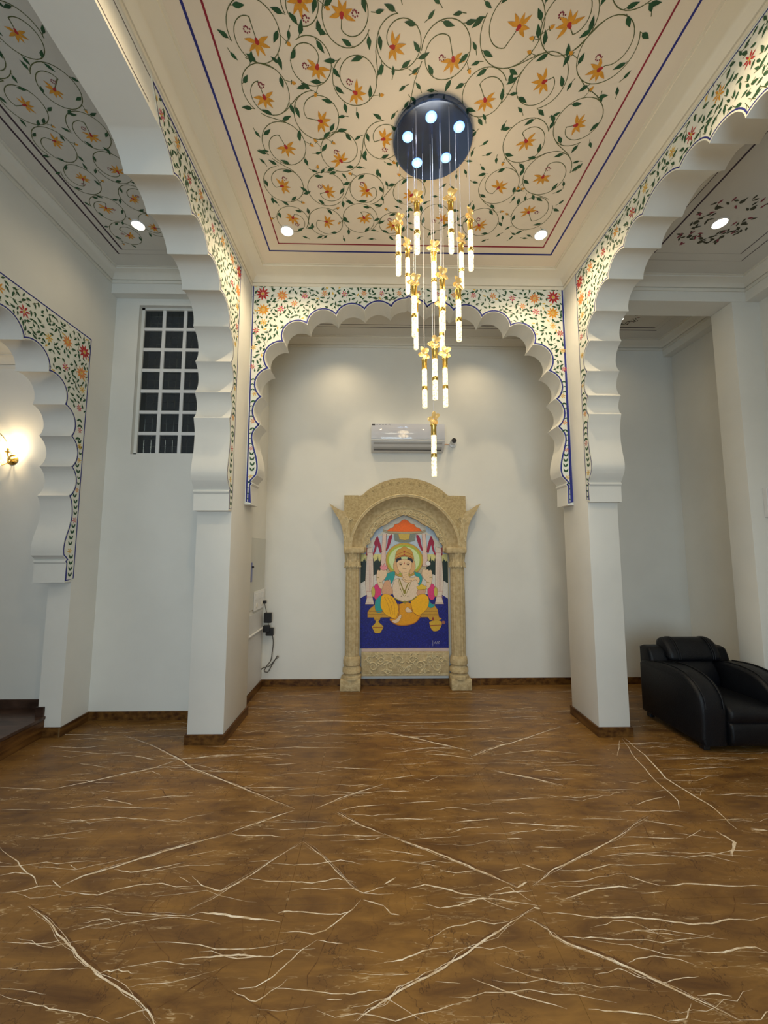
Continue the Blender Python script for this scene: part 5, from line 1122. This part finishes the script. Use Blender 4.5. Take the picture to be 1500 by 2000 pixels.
# ================================================================ ARMCHAIR
af = thing('armchair', 'black leather armchair with a headrest cushion, standing in the right aisle', 'armchair', (3.02, 3.6, 0))
L_ = M['leather']; x0, x1, yf, yb = 2.62, 3.41, 3.24, 3.98
def slab_profile(name, P, xa, xb, bev=.022, par=af, m=L_, bulge=0):
    """side outline P in (y,z) swept across x with rounded edges"""
    n = len(P); mb = MB(); cy_ = sum(p[0] for p in P)/n; cz_ = sum(p[1] for p in P)/n; V = []; st = []
    for t, k in ((0, .0), (.3, .7), (1, 1)): st.append((xa+bev*t, 1-(1-k)))
    rows = [(xa, bev), (xa+bev*.3, bev*.3), (xa+bev, 0), ((xa+xb)/2, -bulge), (xb-bev, 0), (xb-bev*.3, bev*.3), (xb, bev)]
    for x, ins in rows:
        for i in range(n):
            a, b, c = P[i-1], P[i], P[(i+1) % n]; e1 = (b[0]-a[0], b[1]-a[1]); e2 = (c[0]-b[0], c[1]-b[1]); l1 = math.hypot(*e1); l2 = math.hypot(*e2)
            nx, nz = -(e1[1]/l1+e2[1]/l2), (e1[0]/l1+e2[0]/l2); l = math.hypot(nx, nz) or 1
            V.append((x, b[0]+nx/l*ins*SG(P), b[1]+nz/l*ins*SG(P)))
    R_ = len(rows); mb.add(V, [(r*n+i, r*n+(i+1) % n, (r+1)*n+(i+1) % n, (r+1)*n+i) for r in range(R_-1) for i in range(n)]+[tuple(q) for q in tessellate_polygon([[Vector((p[0], p[1], 0)) for p in P]])]+[tuple((R_-1)*n+i for i in q) for q in tessellate_polygon([[Vector((p[0], p[1], 0)) for p in P]])])
    return mb.build(name, m, par, smooth=50)
def SG(P):
    A = sum(P[i][0]*P[(i+1) % len(P)][1]-P[(i+1) % len(P)][0]*P[i][1] for i in range(len(P))); return 1 if A > 0 else -1
arm = [(yb, .045), (yb, .50)]+smoothpts([(yb-.04, .535), (3.80, .555), (3.65, .572), (3.52, .572), (3.40, .548), (3.31, .495), (3.255, .42), (3.238, .33), (3.238, .24), (3.245, .045)], 3)
for xa, xb in ((x0-.014, x0+.20), (x1-.20, x1+.014)):
    a = slab_profile('armrest', arm, xa, xb, .03)
    for xx in (xa+.035, xb-.035):
        mb = MB(); mb.tube([(xx, y, z+.004) for y, z in smoothpts([(3.80, .555), (3.65, .572), (3.52, .572), (3.40, .548), (3.31, .495), (3.25, .42), (3.234, .33)], 4)], .005, 6); mb.build('piping', L_, a, smooth=60)
slab_profile('backrest', [(yb+.02, .07), (yb+.02, .655)]+smoothpts([(yb-.02, .672), (yb-.09, .668), (yb-.13, .63), (yb-.17, .50), (yb-.21, .38), (yb-.22, .24), (yb-.18, .07)], 3), x0+.006, x1-.006, .03)
slab_profile('back_cushion', smoothpts([(yb-.10, .60), (yb-.19, .56), (yb-.26, .46), (yb-.27, .36), (yb-.23, .30), (yb-.14, .30), (yb-.10, .45)], 4), x0+.21, x1-.21, .03)
hr = slab_profile('headrest_cushion', smoothpts([(yb-.02, .60), (yb+.0, .69), (yb-.035, .745), (yb-.09, .752), (yb-.15, .715), (yb-.20, .64), (yb-.21, .575), (yb-.17, .55), (yb-.09, .56)], 4), x0+.15, x1-.13, .045)
for xx in (x0+.235, x0+.255, x1-.225, x1-.205):
    mb = MB(); mb.tube([(xx, y, z) for y, z in smoothpts([(yb-.035, .748), (yb-.09, .756), (yb-.153, .719), (yb-.204, .642), (yb-.214, .578)], 5)], .004, 6); mb.build('seam', L_, hr, smooth=60)
slab_profile('seat_cushion', smoothpts([(3.74, .20), (3.74, .335), (3.60, .352), (3.42, .358), (3.28, .352), (3.222, .32), (3.215, .26), (3.24, .21)], 4), x0+.20, x1-.20, .03)
slab_profile('footrest_panel', smoothpts([(3.27, .235), (3.225, .22), (3.212, .17), (3.215, .08), (3.25, .045), (3.30, .045), (3.30, .20)], 4), x0+.20, x1-.20, .02)
mb = MB(); mb.box(x0+.03, x1-.03, 3.30, yb-.02, .07, .24, .01); mb.build('frame', L_, af)
for xx in (x0+.33, x0+.46):
    mb = MB(); mb.ball((xx, yb-.268, .40), .011); mb.build('chrome_stud', M['chrome'], af, smooth=60)
for xx in (x0+.02, x1-.07):
    for yy in (yf+.04, yb-.07):
        mb = MB(); mb.box(xx, xx+.05, yy, yy+.05, 0, .075, .006); mb.build('leg', M['black'], af)
